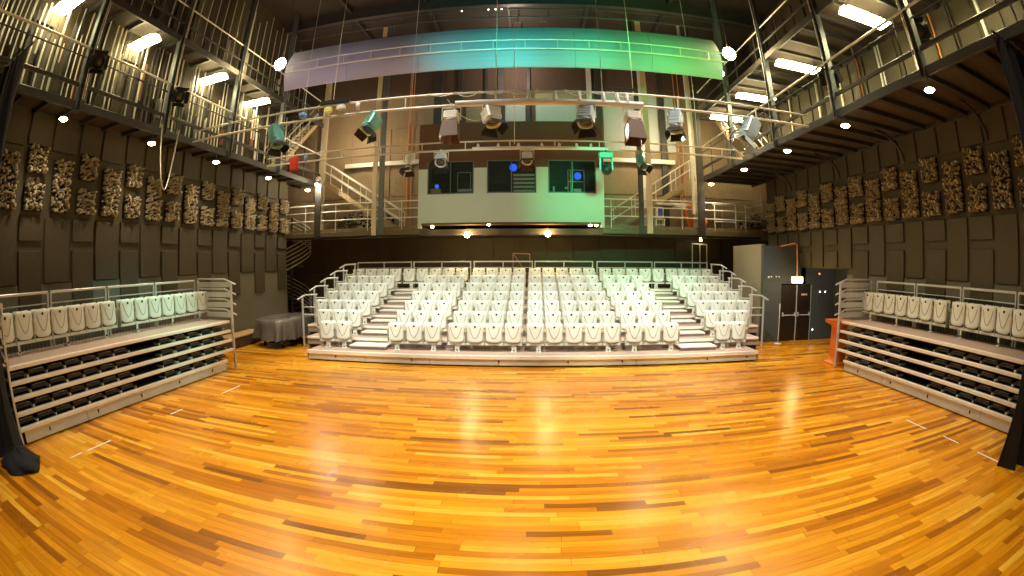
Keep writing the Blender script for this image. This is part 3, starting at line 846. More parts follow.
# star-burst lamps under booth
for i, (x, z) in enumerate(((-2.77, 4.20), (.59, 4.22))):
    t = thing('bare_lamp', 'bright bare warm lamp hanging below the booth, %s of the two' % ('left' if i == 0 else 'right'), 'light', (x, 19.4, z))
    MB().lathe([(0, -.12), (.08, -.09), (.12, 0), (.08, .09), (0, .12)], 16, Matrix.Translation((x, 19.4, z))).build('bulb', STARE, t)
    MB().tube((x, 19.4, z + .06), (x, 19.4, 4.62), .015).build('stem', DARKSTEEL, t)
for i, (x, z) in enumerate(((-4.25, 4.2), (-1.85, 4.25), (2.35, 4.22), (2.6, 4.22))):
    tag(MB().lathe([(0, -.03), (.06, -.02), (.07, .04), (0, .06)], 12, Matrix.Translation((x, 19.3, z + .34))).build('small_downlight', DOWNE), 'small warm light under the booth floor, %s from the left' % ORD[i + 1], 'light', 'small lights under the booth')

# ------------------------------------------------------------------ stairs
def stair(label, p0, p1, width, n, axis, m_str, m_tr, railside=True):
    """straight flight from p0 (bottom) to p1 (top); width along the other horizontal axis"""
    p0 = Vector(p0); p1 = Vector(p1)
    t = thing('staircase', label, 'staircase', tuple(p0))
    W = Vector((0, width, 0)) if axis == 'x' else Vector((width, 0, 0))
    for k in (0, 1):
        a = p0 + W * k; b = p1 + W * k
        m = MB()
        for dz in (0,):
            vs = [a + Vector((0, 0, -.14)), b + Vector((0, 0, -.14)), b + Vector((0, 0, .12)), a + Vector((0, 0, .12))]
            th = W.normalized() * .04
            m.add(vs + [v_ + th for v_ in vs], [(0, 1, 2, 3), (7, 6, 5, 4), (0, 4, 5, 1), (1, 5, 6, 2), (2, 6, 7, 3), (3, 7, 4, 0)])
        m.build('stringer', m_str, t)
        for h in (.55, 1.0):
            MB().tube(a + Vector((0, 0, h)), b + Vector((0, 0, h)), .028).build('handrail', PIPE, t)
        for j in range(5):
            c = a + (b - a) * (j / 4)
            MB().tube(c, c + Vector((0, 0, 1.0)), .02).build('baluster', PIPE, t)
    for i in range(n):
        c = p0 + (p1 - p0) * ((i + .5) / n)
        if axis == 'x': MB().bev(c.x - .13, c.y + .02, c.z - .02, c.x + .13, c.y + width - .02, c.z + .02, .005).build('tread', m_tr, t)
        else: MB().bev(c.x + .02, c.y - .13, c.z - .02, c.x + width - .02, c.y + .13, c.z + .02, .005).build('tread', m_tr, t)
STR = mat('ochre painted stringer', (.33, .25, .12), .5)
TRD = mat('pale steel tread', (.55, .48, .33), .5, .2)
stair('pale railed staircase rising left from the back gallery', (-6.1, 20.7, 4.46), (-10.1, 20.7, 7.03), .8, 12, 'x', STR, TRD)
stair('pale railed staircase rising right from the back gallery', (3.6, 20.7, 4.46), (7.6, 20.7, 7.03), .8, 12, 'x', STR, TRD)
stair('pale staircase from lower to upper right gallery', (8.9, 17.4, 7.05), (8.9, 20.8, 10.1), 1.2, 13, 'y', STR, TRD)
stair('pale staircase from lower to upper left gallery', (-11.4, 17.0, 7.05), (-11.4, 20.6, 10.1), .75, 13, 'y', STR, TRD)

# spiral stair
ss = thing('spiral_stair', 'narrow spiral staircase behind the end of the left wall', 'staircase', (-12.0, 20.9, 0))
MB().tube((-12.0, 20.9, 0), (-12.0, 20.9, 5.4), .06).build('centre_pole', DARKSTEEL, ss)
for i in range(20):
    a = i * R(24)
    m = MB(); c = Vector((-12.0, 20.9, .22 + i * .21)); r_ = 1.0
    d0 = Vector((math.cos(a), math.sin(a), 0)); d1 = Vector((math.cos(a + R(26)), math.sin(a + R(26)), 0))
    vs = [c + d0 * .05, c + d0 * r_, c + d1 * r_, c + d1 * .05]
    m.add(vs + [v_ + Vector((0, 0, .03)) for v_ in vs], [(3, 2, 1, 0), (4, 5, 6, 7), (0, 1, 5, 4), (1, 2, 6, 5), (2, 3, 7, 6), (3, 0, 4, 7)])
    m.build('tread', DARKSTEEL, ss)
for h in (.05, .25, .45, .65, .85, 1.05):
    pts = [(-12.0 + 1.03 * math.cos(k * R(12)), 20.9 + 1.03 * math.sin(k * R(12)), .25 + k * .105 + h) for k in range(41)]
    MB().path(pts, .025, 6).build('handrail', PIPE, ss)

# ------------------------------------------------------------------ back gallery clutter
ZD = 4.46
dkt = thing('work_table', 'white-topped work table on the right of the back gallery', 'table', (6.1, 20.1, ZD))
MB().bev(5.45, 20.0, 5.62, 6.75, 20.45, 5.72, .01).bev(6.3, 19.95, 5.5, 6.95, 20.4, 5.68, .02).build('table_top', WHITE, dkt)
for x in (5.55, 6.7):
    MB().tube((x, 20.1, ZD), (x, 20.1, 5.62), .02).build('leg', GALV, dkt)
tag(MB().bev(5.35, 19.9, 5.02, 5.72, 20.2, 5.48, .01).build('blue_box', WHITE), 'white box with a blue face beneath the work table', 'box')
MB().bev(5.46, 19.89, 5.1, 5.68, 19.9, 5.45, .002).build('box_face', BLUE, bpy.data.objects['blue_box'])
st = thing('step_stool', 'white step stool standing under the blue-faced box', 'stool', (5.55, 19.95, ZD))
MB().bev(5.35, 19.85, 4.93, 5.78, 20.15, 4.98, .008).bev(5.38, 19.83, 4.7, 5.75, 19.9, 4.74, .006).build('step', WHITE, st)
for x in (5.36, 5.74):
    for y in (19.86, 20.12): MB().bev(x - .02, y - .02, ZD, x + .02, y + .02, 4.95, .005).build('leg', WHITE, st)
def hose(x, y, z0, z1, lb):
    m = MB(); pts = []
    for k in range(21):
        a = k / 20 * 2 * PI
        pts.append((x + .13 * math.cos(a) + .06 * math.sin(2 * a), y, (z0 + z1) / 2 + (z1 - z0) / 2 * math.sin(a)))
    m.path(pts, .07, 8); tag(m.build('hose_coil', ORF), lb, 'hose')
hose(6.97, 19.95, 4.6, 5.6, 'orange hose coil hanging left of the thick dark column')
hose(7.62, 19.95, 4.58, 5.1, 'short orange hose coil right of the thick dark column')
for i, (x0, x1) in enumerate(((8.1, 9.3),)):
    f = thing('rail_frame', 'pale tubular gate frame on the back gallery, right of the orange hoses', 'frame', (x1, 19.9, ZD))
    MB().tube((x0, 19.9, 5.72), (x1, 19.9, 5.75), .035).build('rail', PIPE, f); MB().tube((x0 + .1, 19.9, 4.95), (x1, 19.9, 4.95), .025).build('rail', PIPE, f)
    MB().tube((x1, 19.9, ZD), (x1, 19.9, 5.76), .035).build('post', PIPE, f)
wb = thing('coiled_cable', 'pale cable coil standing beside the white step stool', 'cable', (4.95, 19.95, ZD))
MB().path([(4.95 + .14 * math.cos(k * PI / 6), 19.95, 4.68 + .16 * math.sin(k * PI / 6)) for k in range(13)], .035, 6).build('loop', PIPE, wb)

# frames behind top row
f = thing('tube_frame', 'tall pale tubular frame standing behind the back row at right', 'frame', (7.9, 21.2, 0))
for x in (7.52, 7.92, 8.28): MB().tube((x, 21.2, 0), (x, 21.2, 3.98), .03).build('upright', PIPE, f)
MB().tube((7.5, 21.2, 3.98), (8.3, 21.2, 3.95), .03).build('crossbar', PIPE, f)
tag(MB().lathe([(0, -.05), (.05, 0), (.05, .1), (0, .14)], 10, Matrix.Translation((7.88, 21.0, 4.12))).build('small_lamp', DOWNE), 'small warm lamp above the tall tubular frame', 'light')
f = thing('folding_frame', 'small red-brown folding frame behind the middle of the back row', 'frame', (-.55, 21.1, 0))
RB = mat('red-brown painted tube', (.35, .16, .10), .5)
MB().tube((-.93, 21.1, 3.45), (-.17, 21.1, 3.42), .025).tube((-.17, 21.1, 3.42), (-.2, 21.1, 0), .025).tube((-.93, 21.1, 3.45), (-.9, 21.1, 0), .025).build('outer_frame', RB, f)
MB().tube((-.93, 21.08, 3.45), (-.35, 21.08, 2.6), .022).build('brace', RB, f)

# ------------------------------------------------------------------ lighting trusses
def truss(y, zb, zt_, x0, x1, label, step, rt=.028, rb=.034, rung0=.3):
    t = thing('lighting_truss', label, 'truss', ((x0 + x1) / 2, y, zb))
    MB().tube((x0, y, zt_), (x1, y, zt_), rt, 10).build('top_chord', PIPE, t)
    MB().tube((x0, y, zb), (x1, y, zb), rb, 10).build('bottom_chord', PIPE, t)
    x = x0 + rung0
    while x < x1:
        MB().tube((x, y, zb), (x, y, zt_), .02, 6).build('rung', PIPE, t); x += step
    return t
t1 = truss(11.0, 6.94, 7.27, GL + .1, GR - .1, 'front lighting bridge, two pale pipes spanning between the side galleries', 2.3)
MB().tube((-1.9, 10.97, 6.97), (2.75, 10.97, 6.97), .085, 12).build('cable_trunk', LAMPW, t1)
for x in (-.1, .55, 1.15, 1.75, 2.1, 2.35): MB().lathe([(.075, 0), (.06, .1), (.04, .26), (0, .26)], 10, Matrix.Translation((x, 10.95, 7.0))).build('cable_clamp', LAMPW, t1)
t2 = truss(15.8, 6.96, 7.26, GL + .1, GR - .1, 'rear lighting bridge, two pale pipes spanning between the side galleries', 1.55)
MB().tube((-2.1, 15.78, 6.99), (2.6, 15.78, 6.99), .06, 12).build('cable_trunk', LAMPW, t2)
for x in (-1.9, -1.2, -.5, .3, .9, 1.5, 2.0): MB().lathe([(.05, 0), (.05, .08), (.03, .14), (0, .14)], 8, Matrix.Translation((x, 15.76, 7.02))).build('cable_clamp', LAMPW, t2)
t3 = truss(13.4, 9.72, 10.05, -8.5, 6.4, 'high lighting bar in front of the curved reflector', 1.0)
_P = PIPE; PIPE = DARKSTEEL
t4 = truss(17.2, 13.2, 13.6, GL + .1, GR + .5, 'highest dark truss near the ceiling at the back', 1.2)
PIPE = _P
for i, x in enumerate((-2.85, -1.75, -1.45, -1.2)):
    tag(MB().lathe([(0, -.04), (.04, 0), (0, .04)], 8, Matrix.Translation((x, 17.1, 13.55))).build('pin_lamp', DOTE), 'tiny white lamp on the highest truss, %s from the left' % ORD[i + 1], 'light', 'tiny lamps on the highest truss')
fr = thing('loop_rig', 'small tubular double-loop frame on the highest truss above the reflector', 'frame', (-.1, 16.9, 12.4))
for x in (-.55, .45):
    MB().path([(x - .18, 16.9, 12.3), (x - .18, 16.9, 12.75), (x + .18, 16.9, 12.75), (x + .18, 16.9, 12.3), (x - .18, 16.9, 12.3)], .02, 6).build('loop', RB, fr)
MB().tube((-.9, 16.9, 12.3), (.8, 16.9, 12.3), .02, 6).tube((-.55, 16.9, 12.75), (-.55, 17.2, 13.2), .015, 6).tube((.45, 16.9, 12.75), (.45, 17.2, 13.2), .015, 6).build('bar', RB, fr)
# suspension cables
for i, (x, y, z0, z1, m_, w) in enumerate(((-3.7, 13.4, 7.3, ZC, PIPE, 'white'), (-.9, 11.1, 7.3, ZC, CLIP, 'ochre'), (-.45, 11.1, 5.9, 9.6, PIPE, 'white'), (1.75, 11.1, 6.0, ZC, PIPE, 'pale'), (2.55, 11.1, 7.3, ZC, CLIP, 'ochre'), (-6.2, 11.1, 6.2, ZC, PIPE, 'pale'), (-5.3, 11.1, 7.3, ZC, CLIP, 'ochre'), (5.9, 15.6, 7.2, ZC, PIPE, 'pale'))):
    tag(MB().tube((x, y, z0), (x, y, z1), .009, 6).build('suspension_cable', m_), '%s vertical cable above the lighting bridges, %s from the left' % (w, ORD[sorted([-3.7, -.9, -.45, 1.75, 2.55, -6.2, -5.3, 5.9]).index(x) + 1]), 'cable', 'suspension cables')

# curved reflector (baffle)
def baffle():
    t = thing('acoustic_reflector', 'long curved pale reflector panel washed in violet, teal and green light', 'acoustic panel', (-1.2, 13.9, 10))
    prof = []
    n = 10
    for k in range(n + 1):
        a = k / n
        z = 9.28 + 1.70 * a
        y = 13.95 - .18 + .30 * (a - .35) ** 2 * 4 - .25 * a * 0
        prof.append((y, z))
    xs = [-8.75 + 15.2 * i / 6 for i in range(7)]
    for i in range(6):
        a, b = xs[i] + .006, xs[i + 1] - .006
        vs = []; fs = []
        for (y, z) in prof:
            vs += [(a, y, z), (b, y, z), (b, y + .05, z), (a, y + .05, z)]
        for k in range(n):
            o = 4 * k
            fs += [(o, o + 1, o + 5, o + 4), (o + 1, o + 2, o + 6, o + 5), (o + 2, o + 3, o + 7, o + 6), (o + 3, o, o + 4, o + 7)]
        fs += [(3, 2, 1, 0), (4 * n, 4 * n + 1, 4 * n + 2, 4 * n + 3)]
        MB().add(vs, fs, False).build('reflector_board', BAFF, t)
    MB().tube((-8.7, 14.3, 11.0), (6.4, 14.3, 11.0), .03).build('support_tube', DARKSTEEL, t)
baffle()

# ------------------------------------------------------------------ stage lanterns
def lantern(loc, yaw, tilt, L_, rad, mbody, kind, label, mdoor=None, hang=.30, dl=1.15):
    """hung from loc (pipe). yaw turns about Z (0 = faces the camera, -Y), tilt below horizontal"""
    x, y, z = loc
    t = thing('stage_lantern', label, 'stage light', (x, y, z), 'stage lanterns on the lighting bridges')
    c = Vector((x, y, z - hang - .05))
    # clamp + yoke
    MB().bev(x - .035, y - .05, z - .07, x + .035, y + .05, z + .05, .01).build('clamp', mbody, t)
    Ry = Matrix.Translation(c) @ Matrix.Rotation(yaw, 4, 'Z')
    m = MB(); w = rad + .045
    m.bev(-w, -.02, hang - .02, w, .02, hang + .01, .005, Ry)
    for s in (-1, 1): m.bev(s * w - .008, -.02, -.05, s * w + .008, .02, hang, .004, Ry)
    m.build('yoke', mbody, t)
    M = Ry @ Matrix.Rotation(tilt, 4, 'X') @ Matrix.Rotation(PI / 2, 4, 'X')   # local +Z -> -Y (front)
    b = MB()
    if kind == 'par':
        b.lathe([(0, -L_ * .5), (rad * .5, -L_ * .5), (rad * .78, -L_ * .3), (rad, -L_ * .1), (rad, L_ * .5), (rad * .93, L_ * .5), (rad * .9, -L_ * .05), (0, -L_ * .1)], 18, M)
    elif kind == 'fresnel':
        b.bev(-rad * .95, -rad * .95, -L_ * .42, rad * .95, rad * .95, L_ * .22, .035, M)
        b.lathe([(rad * .95, L_ * .2), (rad, L_ * .34), (rad * .86, L_ * .34), (rad * .82, L_ * .22), (0, L_ * .2)], 18, M)
        for k in range(4): b.bev(-rad * .7, -rad * 1.0, -L_ * (.36 - .12 * k), rad * .7, rad * 1.0, -L_ * (.32 - .12 * k), .006, M)
    else:  # profile
        b.lathe([(0, -L_ * .5), (rad * .9, -L_ * .48), (rad * 1.05, -L_ * .35), (rad, -L_ * .12), (rad * .62, -.02), (rad * .62, L_ * .38), (rad * .85, L_ * .42), (rad * .85, L_ * .5), (rad * .7, L_ * .5), (rad * .6, L_ * .3), (0, L_ * .28)], 18, M)
    b.build('body', mbody, t)
    MB().lathe([(0, 0), (rad * .78, 0), (rad * .7, .02), (0, .04)], 18, M @ Matrix.Translation((0, 0, L_ * (.26 if kind != 'par' else .05)))).build('lens', LENS, t)
    if kind != 'par' or mdoor:
        md = mdoor or BLACKL
        e = L_ * .36 if kind == 'fresnel' else L_ * .5
        for k in range(4):
            D = M @ Matrix.Rotation(k * PI / 2, 4, 'Z') @ Matrix.Translation((0, rad * .95, e)) @ Matrix.Rotation(R(-28 if dl < 2 else -5), 4, 'X')
            r_ = rad * .95
            wd = r_ * (1.25 if k % 2 == 0 else .9)
            vs = [(-r_, 0, 0), (r_, 0, 0), (wd, 0, r_ * dl), (-wd, 0, r_ * dl)]
            MB().add(vs + [(a, .006, c_) for a, b_, c_ in vs], [(0, 1, 2, 3), (7, 6, 5, 4), (0, 4, 5, 1), (1, 5, 6, 2), (2, 6, 7, 3), (3, 7, 4, 0)], False, D).build('barn_door', md, t)
    # safety cable
    MB().path([(x + .03, y, z + .03), (x + .1, y + .03, z - .1), (x + .06, y + .05, z - hang)], .006, 5).build('safety_cable', BLACKL, t)
    return t
lantern((-4.1, 11, 6.94), R(-35), R(60), .60, .19, TEAL, 'fresnel', 'teal lantern with barn doors, tilted down, left part of the front bridge')
lantern((-2.0, 11, 6.94), R(0), R(74), .42, .19, LAMPW, 'fresnel', 'white-topped lantern with long brown barn doors facing forward, front bridge', BROWNL, dl=2.7)
lantern((-1.0, 11, 6.94), R(35), R(66), .62, .20, LAMPW, 'fresnel', 'white lantern with black barn doors turned right, middle of the front bridge')
lantern((1.3, 11, 6.94), R(-20), R(64), .66, .20, BLUEG, 'fresnel', 'pale blue lantern with black barn doors, right of the cable trunk middle')
lantern((2.47, 11, 6.94), R(5), R(76), .40, .19, LAMPW, 'fresnel', 'white lantern with a long brown snout at the end of the cable trunk', BROWNL, dl=2.9)
lantern((3.6, 11, 6.94), R(-30), R(70), .78, .17, BLUEG, 'fresnel', 'blue-grey lantern pointing down, just right of the cable trunk')
lantern((5.72, 11, 6.9), R(-75), R(58), .95, .21, BLUEG, 'fresnel', 'large blue-grey lantern aimed steeply left near the right gallery', BLUEG)
lantern((-7.0, 11, 6.94), R(60), R(66), .85, .19, TEAL, 'fresnel', 'dark teal lantern at the far left of the front bridge')
lantern((-4.36, 15.8, 6.96), R(-10), R(72), .62, .17, LAMPW, 'profile', 'white conical lantern at the left of the rear bridge')
lantern((-3.2, 15.8, 6.96), R(0), R(48), .45, .21, LAMPW, 'fresnel', 'white and green round-bodied lantern in front of the left booth window')
lantern((-.21, 15.8, 6.96), R(0), R(60), .45, .19, LAMPW, 'fresnel', 'small white lantern before the middle booth window', BROWNL)
lantern((3.77, 15.8, 6.96), R(25), R(55), .6, .17, TEAL, 'par', 'slim teal lantern at the right of the rear bridge', BLACKL)
# moving head
mh = thing('moving_head_light', 'green-topped moving head light hanging at the booth right corner', 'stage light', (2.52, 15.8, 6.96))
MB().bev(2.27, 15.68, 6.66, 2.77, 15.92, 6.86, .03).build('base', TEAL, mh)
MB().tube((2.52, 15.8, 6.86), (2.52, 15.8, 6.98), .03).build('clamp', BLACKL, mh)
for s in (-1, 1): MB().bev(2.52 + s * .21 - .03, 15.74, 6.22, 2.52 + s * .21 + .03, 15.86, 6.68, .015).build('yoke_arm', TEAL, mh)
MB().lathe([(0, -.24), (.1, -.22), (.17, -.08), (.19, .06), (.15, .18), (0, .2)], 16, Matrix.Translation((2.52, 15.8, 6.28)) @ Matrix.Rotation(R(160), 4, 'X')).build('head', BLACKL, mh)
# small things on front bridge
dm = thing('dimmer_box', 'black junction box with coloured plugs on the left of the front bridge', 'junction box', (-5.2, 10.95, 7.3))
MB().bev(-5.6, 10.9, 7.3, -4.75, 11.0, 7.4, .01).build('bar', BLACKL, dm)
MB().bev(-5.45, 10.88, 7.05, -5.25, 11.0, 7.2, .02).build('plug', mat('yellow plug', (.7, .75, .2), .5), dm)
MB().bev(-5.1, 10.88, 7.08, -4.85, 11.0, 7.22, .02).build('plug', LAMPW, dm)
tag(MB().lathe([(0, 0), (.05, .02), (.06, .2), (0, .22)], 10, Matrix.Translation((-4.5, 10.95, 7.02))).build('white_plug', LAMPW), 'small white plug beside the junction box on front bridge', 'plug')
dm = thing('junction_box', 'black cable bar on the right of the front bridge above the cable trunk', 'junction box', (2.2, 11, 7.35))
MB().bev(1.75, 10.96, 7.36, 2.65, 11.03, 7.42, .01).build('bar', BLACKL, dm)
for x in (1.8, 2.6): MB().bev(x - .02, 10.97, 7.28, x + .02, 11.03, 7.38, .004).build('bracket', BLACKL, dm)
tag(MB().bev(-9.25, 15.7, 6.65, -8.9, 15.85, 7.2, .03).build('red_fixture', RED), 'red metal fixture at the left end of the rear bridge', 'fixture')
tag(MB().lathe([(0, 0), (.06, .02), (.07, .22), (0, .24)], 10, Matrix.Translation((-8.55, 15.75, 6.95))).build('blue_plug', mat('blue plug', (.25, .35, .8), .5)), 'small blue plug right of the red fixture on rear bridge', 'plug')
tag(MB().lathe([(0, 0), (.09, .02), (.12, .14), (0, .2)], 10, Matrix.Translation((-6.15, 10.95, 6.98))).build('blue_fitting', mat('blue fitting', (.15, .35, .65), .5)), 'small blue fitting where a cable meets the front bridge at left', 'fitting')
# festoon cables on bridge
m = MB()
def catenary(m, a, b, sag, r_=.012, n=10):
    a = Vector(a); b = Vector(b)
    pts = []
    for k in range(n + 1):
        s = k / n
        p = a.lerp(b, s); p.z -= sag * 4 * s * (1 - s); pts.append(p)
    m.path(pts, r_, 5)
xs = [-2.6, -1.9, -1.3, -.6, .1, .8, 1.4, 2.0, 2.6]
for i, (a, b) in enumerate(zip(xs, xs[1:])): 
    mm = MB(); catenary(mm, (a, 10.93, 7.28), (b, 10.93, 7.28), .09 + .05 * (i % 2), .014)
    tag(mm.build('cable_swag', PIPE), 'pale cable swag along the front bridge, %s from the left' % ORD[i + 1], 'cable', 'cable swags on the front bridge')
mm = MB(); catenary(mm, (-.8, 10.95, 6.9), (-2.1, 10.95, 7.1), .5, .01); tag(mm.build('hanging_cable', PIPE), 'thin slack cable drooping left of the white lantern turned right', 'cable')
# cable loop below left gallery
mm = MB(); catenary(mm, (GL + .25, 9.3, 7.1), (GL + .25, 10.1, 7.1), 1.85, .022, 18)
tag(mm.build('cable_loop', PIPE), 'long pale cable loop hanging below the left gallery edge', 'cable')

# dark lanterns on gallery rails
for i, (x, y, yaw) in enumerate(((GL + .1, 6.35, 60), (GL + .1, 9.95, 60), (GR + .6, 6.2, -60), (GR + .35, 9.9, -60))):
    nm = 'left' if x < 0 else 'right'
    lantern((x, y, 8.45), R(yaw), R(25), .6, .2, BLACKL, 'fresnel', 'black lantern hung on the %s gallery top pipe, %s one' % (nm, 'nearer' if i % 2 == 0 else 'farther'), hang=.2)

# end lamps near reflector
for i, (x, y, z) in enumerate(((-9.3, 14.2, 10.6), (6.85, 13.9, 10.35), (6.55, 14.2, 9.65))):
    t = thing('flood_lamp', ['blazing flood lamp at the left end of the curved reflector', 'blazing flood lamp at the right end of the curved reflector', 'smaller bright lamp below the right flood lamp'][i], 'light', (x, y, z))
    s = (1, 1, .45)[i]
    MB().lathe([(0, -.14 * s), (.18 * s, -.1 * s), (.26 * s, 0), (.18 * s, .1 * s), (0, .14 * s)], 14, Matrix.Translation((x, y, z)) @ Matrix.Rotation(PI / 2, 4, 'X')).build('bulb', STARE if i < 2 else DOWNE, t)
    MB().lathe([(.18 * s, .12), (.2 * s, .16), (.16 * s, .26), (.1 * s, .3), (0, .3)], 14, Matrix.Translation((x, y, z)) @ Matrix.Rotation(-PI / 2, 4, 'X')).build('housing', BLACKL, t)
    MB().tube((x, y + .1, z), (x, y + .1, ZC), .014).build('drop_rod', DARKSTEEL, t)
t = thing('bare_lamp', 'bright bare lamp on the short dark column at left', 'light', (-9.82, 19.35, 6.7))
MB().lathe([(0, -.07), (.05, -.05), (.08, 0), (.05, .05), (0, .07)], 12, Matrix.Translation((-9.82, 19.35, 6.7))).build('bulb', STARE, t)
MB().tube((-9.82, 19.38, 6.72), (-9.82, 19.58, 6.9), .02).build('arm', DARKSTEEL, t)
tag(MB().bev(-9.5, 21.9, 7.9, -4.9, 22.02, 8.12, .01).build('pipe_bundle', PIPE), 'pale horizontal trunking on the back wall left of the booth', 'trunking')
tag(MB().bev(3.2, 21.9, 7.9, 7.0, 22.02, 8.12, .01).build('pipe_bundle', PIPE), 'pale horizontal trunking on the back wall right of the booth', 'trunking')

# ceiling beams
for i, y in enumerate((5.5, 9.5, 13.5, 17.5, 21.0)):
    t = thing('ceiling_beam', 'dark cross beam under the ceiling, %s from the near end' % ORD[i + 1], 'beam', (0, y, ZC - .6), 'ceiling cross beams')
    MB().bev(-11.5, y - .12, ZC - .62, 10.8, y + .12, ZC - .56, .006).build('bottom_flange', DARKSTEEL, t)
    MB().box(-11.5, y - .02, ZC - .56, 10.8, y + .02, ZC).build('web', DARKSTEEL, t)
for i, x in enumerate((-8, -4.5, -1, 2.5, 6)):
    tag(MB().bev(x - .06, -3.5, ZC - .25, x + .06, 22.2, ZC - .1, .01).build('ceiling_joist', DARKSTEEL), 'dark lengthwise ceiling joist, %s from the left' % ORD[i + 1], 'beam', 'ceiling joists')

# ------------------------------------------------------------------ piano, bench, stand, drapes
pn = thing('grand_piano', 'grand piano under a shiny grey-brown cover beside the left end of the main bank', 'piano', (-9.9, 15.8, 0))
out = [(-10.35, 15.0), (-9.15, 14.5), (-8.85, 15.0), (-8.65, 15.9), (-8.65, 16.6), (-9.0, 17.1), (-9.6, 17.3), (-10.15, 17.0), (-10.45, 16.1)]
def smooth_out(o, n=6):
    r = []
    L_ = len(o)
    for i in range(L_):
        p0, p1, p2, p3 = (Vector((*o[(i + k) % L_], 0)) for k in (-1, 0, 1, 2))
        for j in range(n):
            t_ = j / n
            r.append(.5 * ((2 * p1) + (p2 - p0) * t_ + (2 * p0 - 5 * p1 + 4 * p2 - p3) * t_ * t_ + (3 * p1 - p0 - 3 * p2 + p3) * t_ ** 3))
    return r
so = smooth_out(out)
cen = sum(so, Vector()) / len(so)
vs = []; fs = []
N_ = len(so)
q = random.Random(2)
levels = [(.0, 1.06), (.55, 1.07), (.97, 1.03), (1.0, .99), (1.015, .85), (1.03, .64), (1.045, .46), (1.055, .33)]
for li, (s, z) in enumerate(levels):
    for i, p in enumerate(so):
        wv = .030 * max(0, li - 3) * (math.sin(i * 1.9 + .5) + .6 * math.sin(i * 2.7)) * 1.3
        pp = cen + (p - cen) * (s + (wv if li > 3 else 0))
        vs.append((pp.x, pp.y, z + (.02 * math.sin(i * .8) if li > 5 else 0) + (.04 if li < 3 and pp.y > 15.6 else 0)))
for li in range(len(levels) - 1):
    for i in range(N_):
        j = (i + 1) % N_
        fs.append((li * N_ + i, (li + 1) * N_ + i, (li + 1) * N_ + j, li * N_ + j))
MB().add(vs, fs, True).build('cover', COVER, pn)
m = MB(); vs = [(*((cen + (p - cen) * .93).xy), .62) for p in so] + [(*((cen + (p - cen) * .93).xy), .98) for p in so]
m.add(vs, [tuple(range(N_ - 1, -1, -1)), tuple(range(N_, 2 * N_))] + [(i, (i + 1) % N_, N_ + (i + 1) % N_, N_ + i) for i in range(N_)])
m.build('case', BLACKM, pn)
for (x, y) in ((-10.05, 15.15), (-9.05, 14.95), (-9.35, 16.85)):
    l = MB().tube((x, y, .1), (x, y, .64), .05, 10, .075).build('leg', BLACKM, pn)
    MB().lathe([(0, -.03), (.06, -.03), (.06, .03), (0, .03)], 14, Matrix.Translation((x, y, .06)) @ Matrix.Rotation(PI / 2, 4, 'X')).build('castor', BLACKM, l)
MB().bev(-9.9, 15.35, .12, -9.6, 15.55, .62, .02).bev(-9.95, 15.2, .10, -9.55, 15.5, .14, .01).build('pedal_lyre', BLACKM, pn)

bn = thing('bench', 'low light-timber bench against the left wall by the side bank', 'bench', (-11.1, 14.6, 0))
MB().bev(-11.5, 12.4, .40, -10.75, 16.2, .46, .01).build('bench_top', WOODB, bn)
MB().bev(-10.85, 12.5, .05, -10.8, 16.1, .36, .005).build('front_board', mat('dark brown bench front', (.10, .06, .04), .7), bn)
for y in (12.6, 14.3, 16.0): MB().bev(-11.4, y - .04, 0, -10.8, y + .04, .40, .006).build('leg', DARKSTEEL, bn)

os_ = thing('plinth', 'orange timber stand with a flared top beside the far end of the right bank', 'stand', (9.66, 12.12, 0))
prof = [(.34, 0), (.34, .04), (.25, .10), (.21, .2), (.20, 1.15), (.24, 1.22), (.36, 1.28), (.38, 1.38), (0, 1.38)]
def sq(m, prof, cx, cy):
    vs = []; fs = []
    for r_, z in prof:
        for (a, b) in ((-1, -1), (1, -1), (1, 1), (-1, 1)): vs.append((cx + a * r_, cy + b * r_, z))
    for k in range(len(prof) - 1):
        for i in range(4):
            j = (i + 1) % 4; fs.append((k * 4 + i, k * 4 + j, k * 4 + 4 + j, k * 4 + 4 + i))
    fs.append((3, 2, 1, 0))
    m.add(vs, fs); return m
sq(MB(), prof[:5], 9.66, 12.12).build('body', ORANGE, os_)
sq(MB(), prof[4:], 9.66, 12.12).build('cap', ORANGE, os_)

def drape(name_loc, x0, x1, y, z0, z1, label, flare, n=64, seed=1, lean=0):
    q = random.Random(seed)
    ph = [q.random() * 6 for _ in range(4)]
    vs = []; fs = []; nz = 26
    for j in range(nz + 1):
        t_ = j / nz; z = z0 + (z1 - z0) * t_
        fl = flare * max(0, 1 - z / 1.0) ** 1.6
        for i in range(n + 1):
            s = i / n
            x = x0 + (x1 - x0) * s + (s - .5) * fl * 1.1 + lean * z
            yy = y + (.06 + .12 * max(0, 1 - z)) * math.sin(s * 34 + ph[0]) + .04 * math.sin(s * 61 + ph[1] + z) - fl * .35 * math.sin(PI * s)
            zz = z + (.05 * math.sin(s * 23 + ph[2]) * max(0, 1 - z / .5) if j else 0)
            vs.append((x, yy, max(zz, 0.004 if z0 < .1 else zz)))
    m1 = (n + 1) * (nz + 1)
    vs += [(a, b + .02, c) for a, b, c in vs]
    for j in range(nz):
        for i in range(n):
            a = j * (n + 1) + i
            fs.append((a, a + 1, a + n + 2, a + n + 1)); fs.append((m1 + a, m1 + a + n + 1, m1 + a + n + 2, m1 + a + 1))
    for j in range(nz):
        a = j * (n + 1); fs.append((a, a + n + 1, m1 + a + n + 1, m1 + a)); a += n; fs.append((a + n + 1, a, m1 + a, m1 + a + n + 1))
    o = MB().add(vs, fs, True)
    return o
dr = thing('drape', 'black drape hanging to the floor at the near end of the right bank', 'drape', (7.9, 3.4, 0))
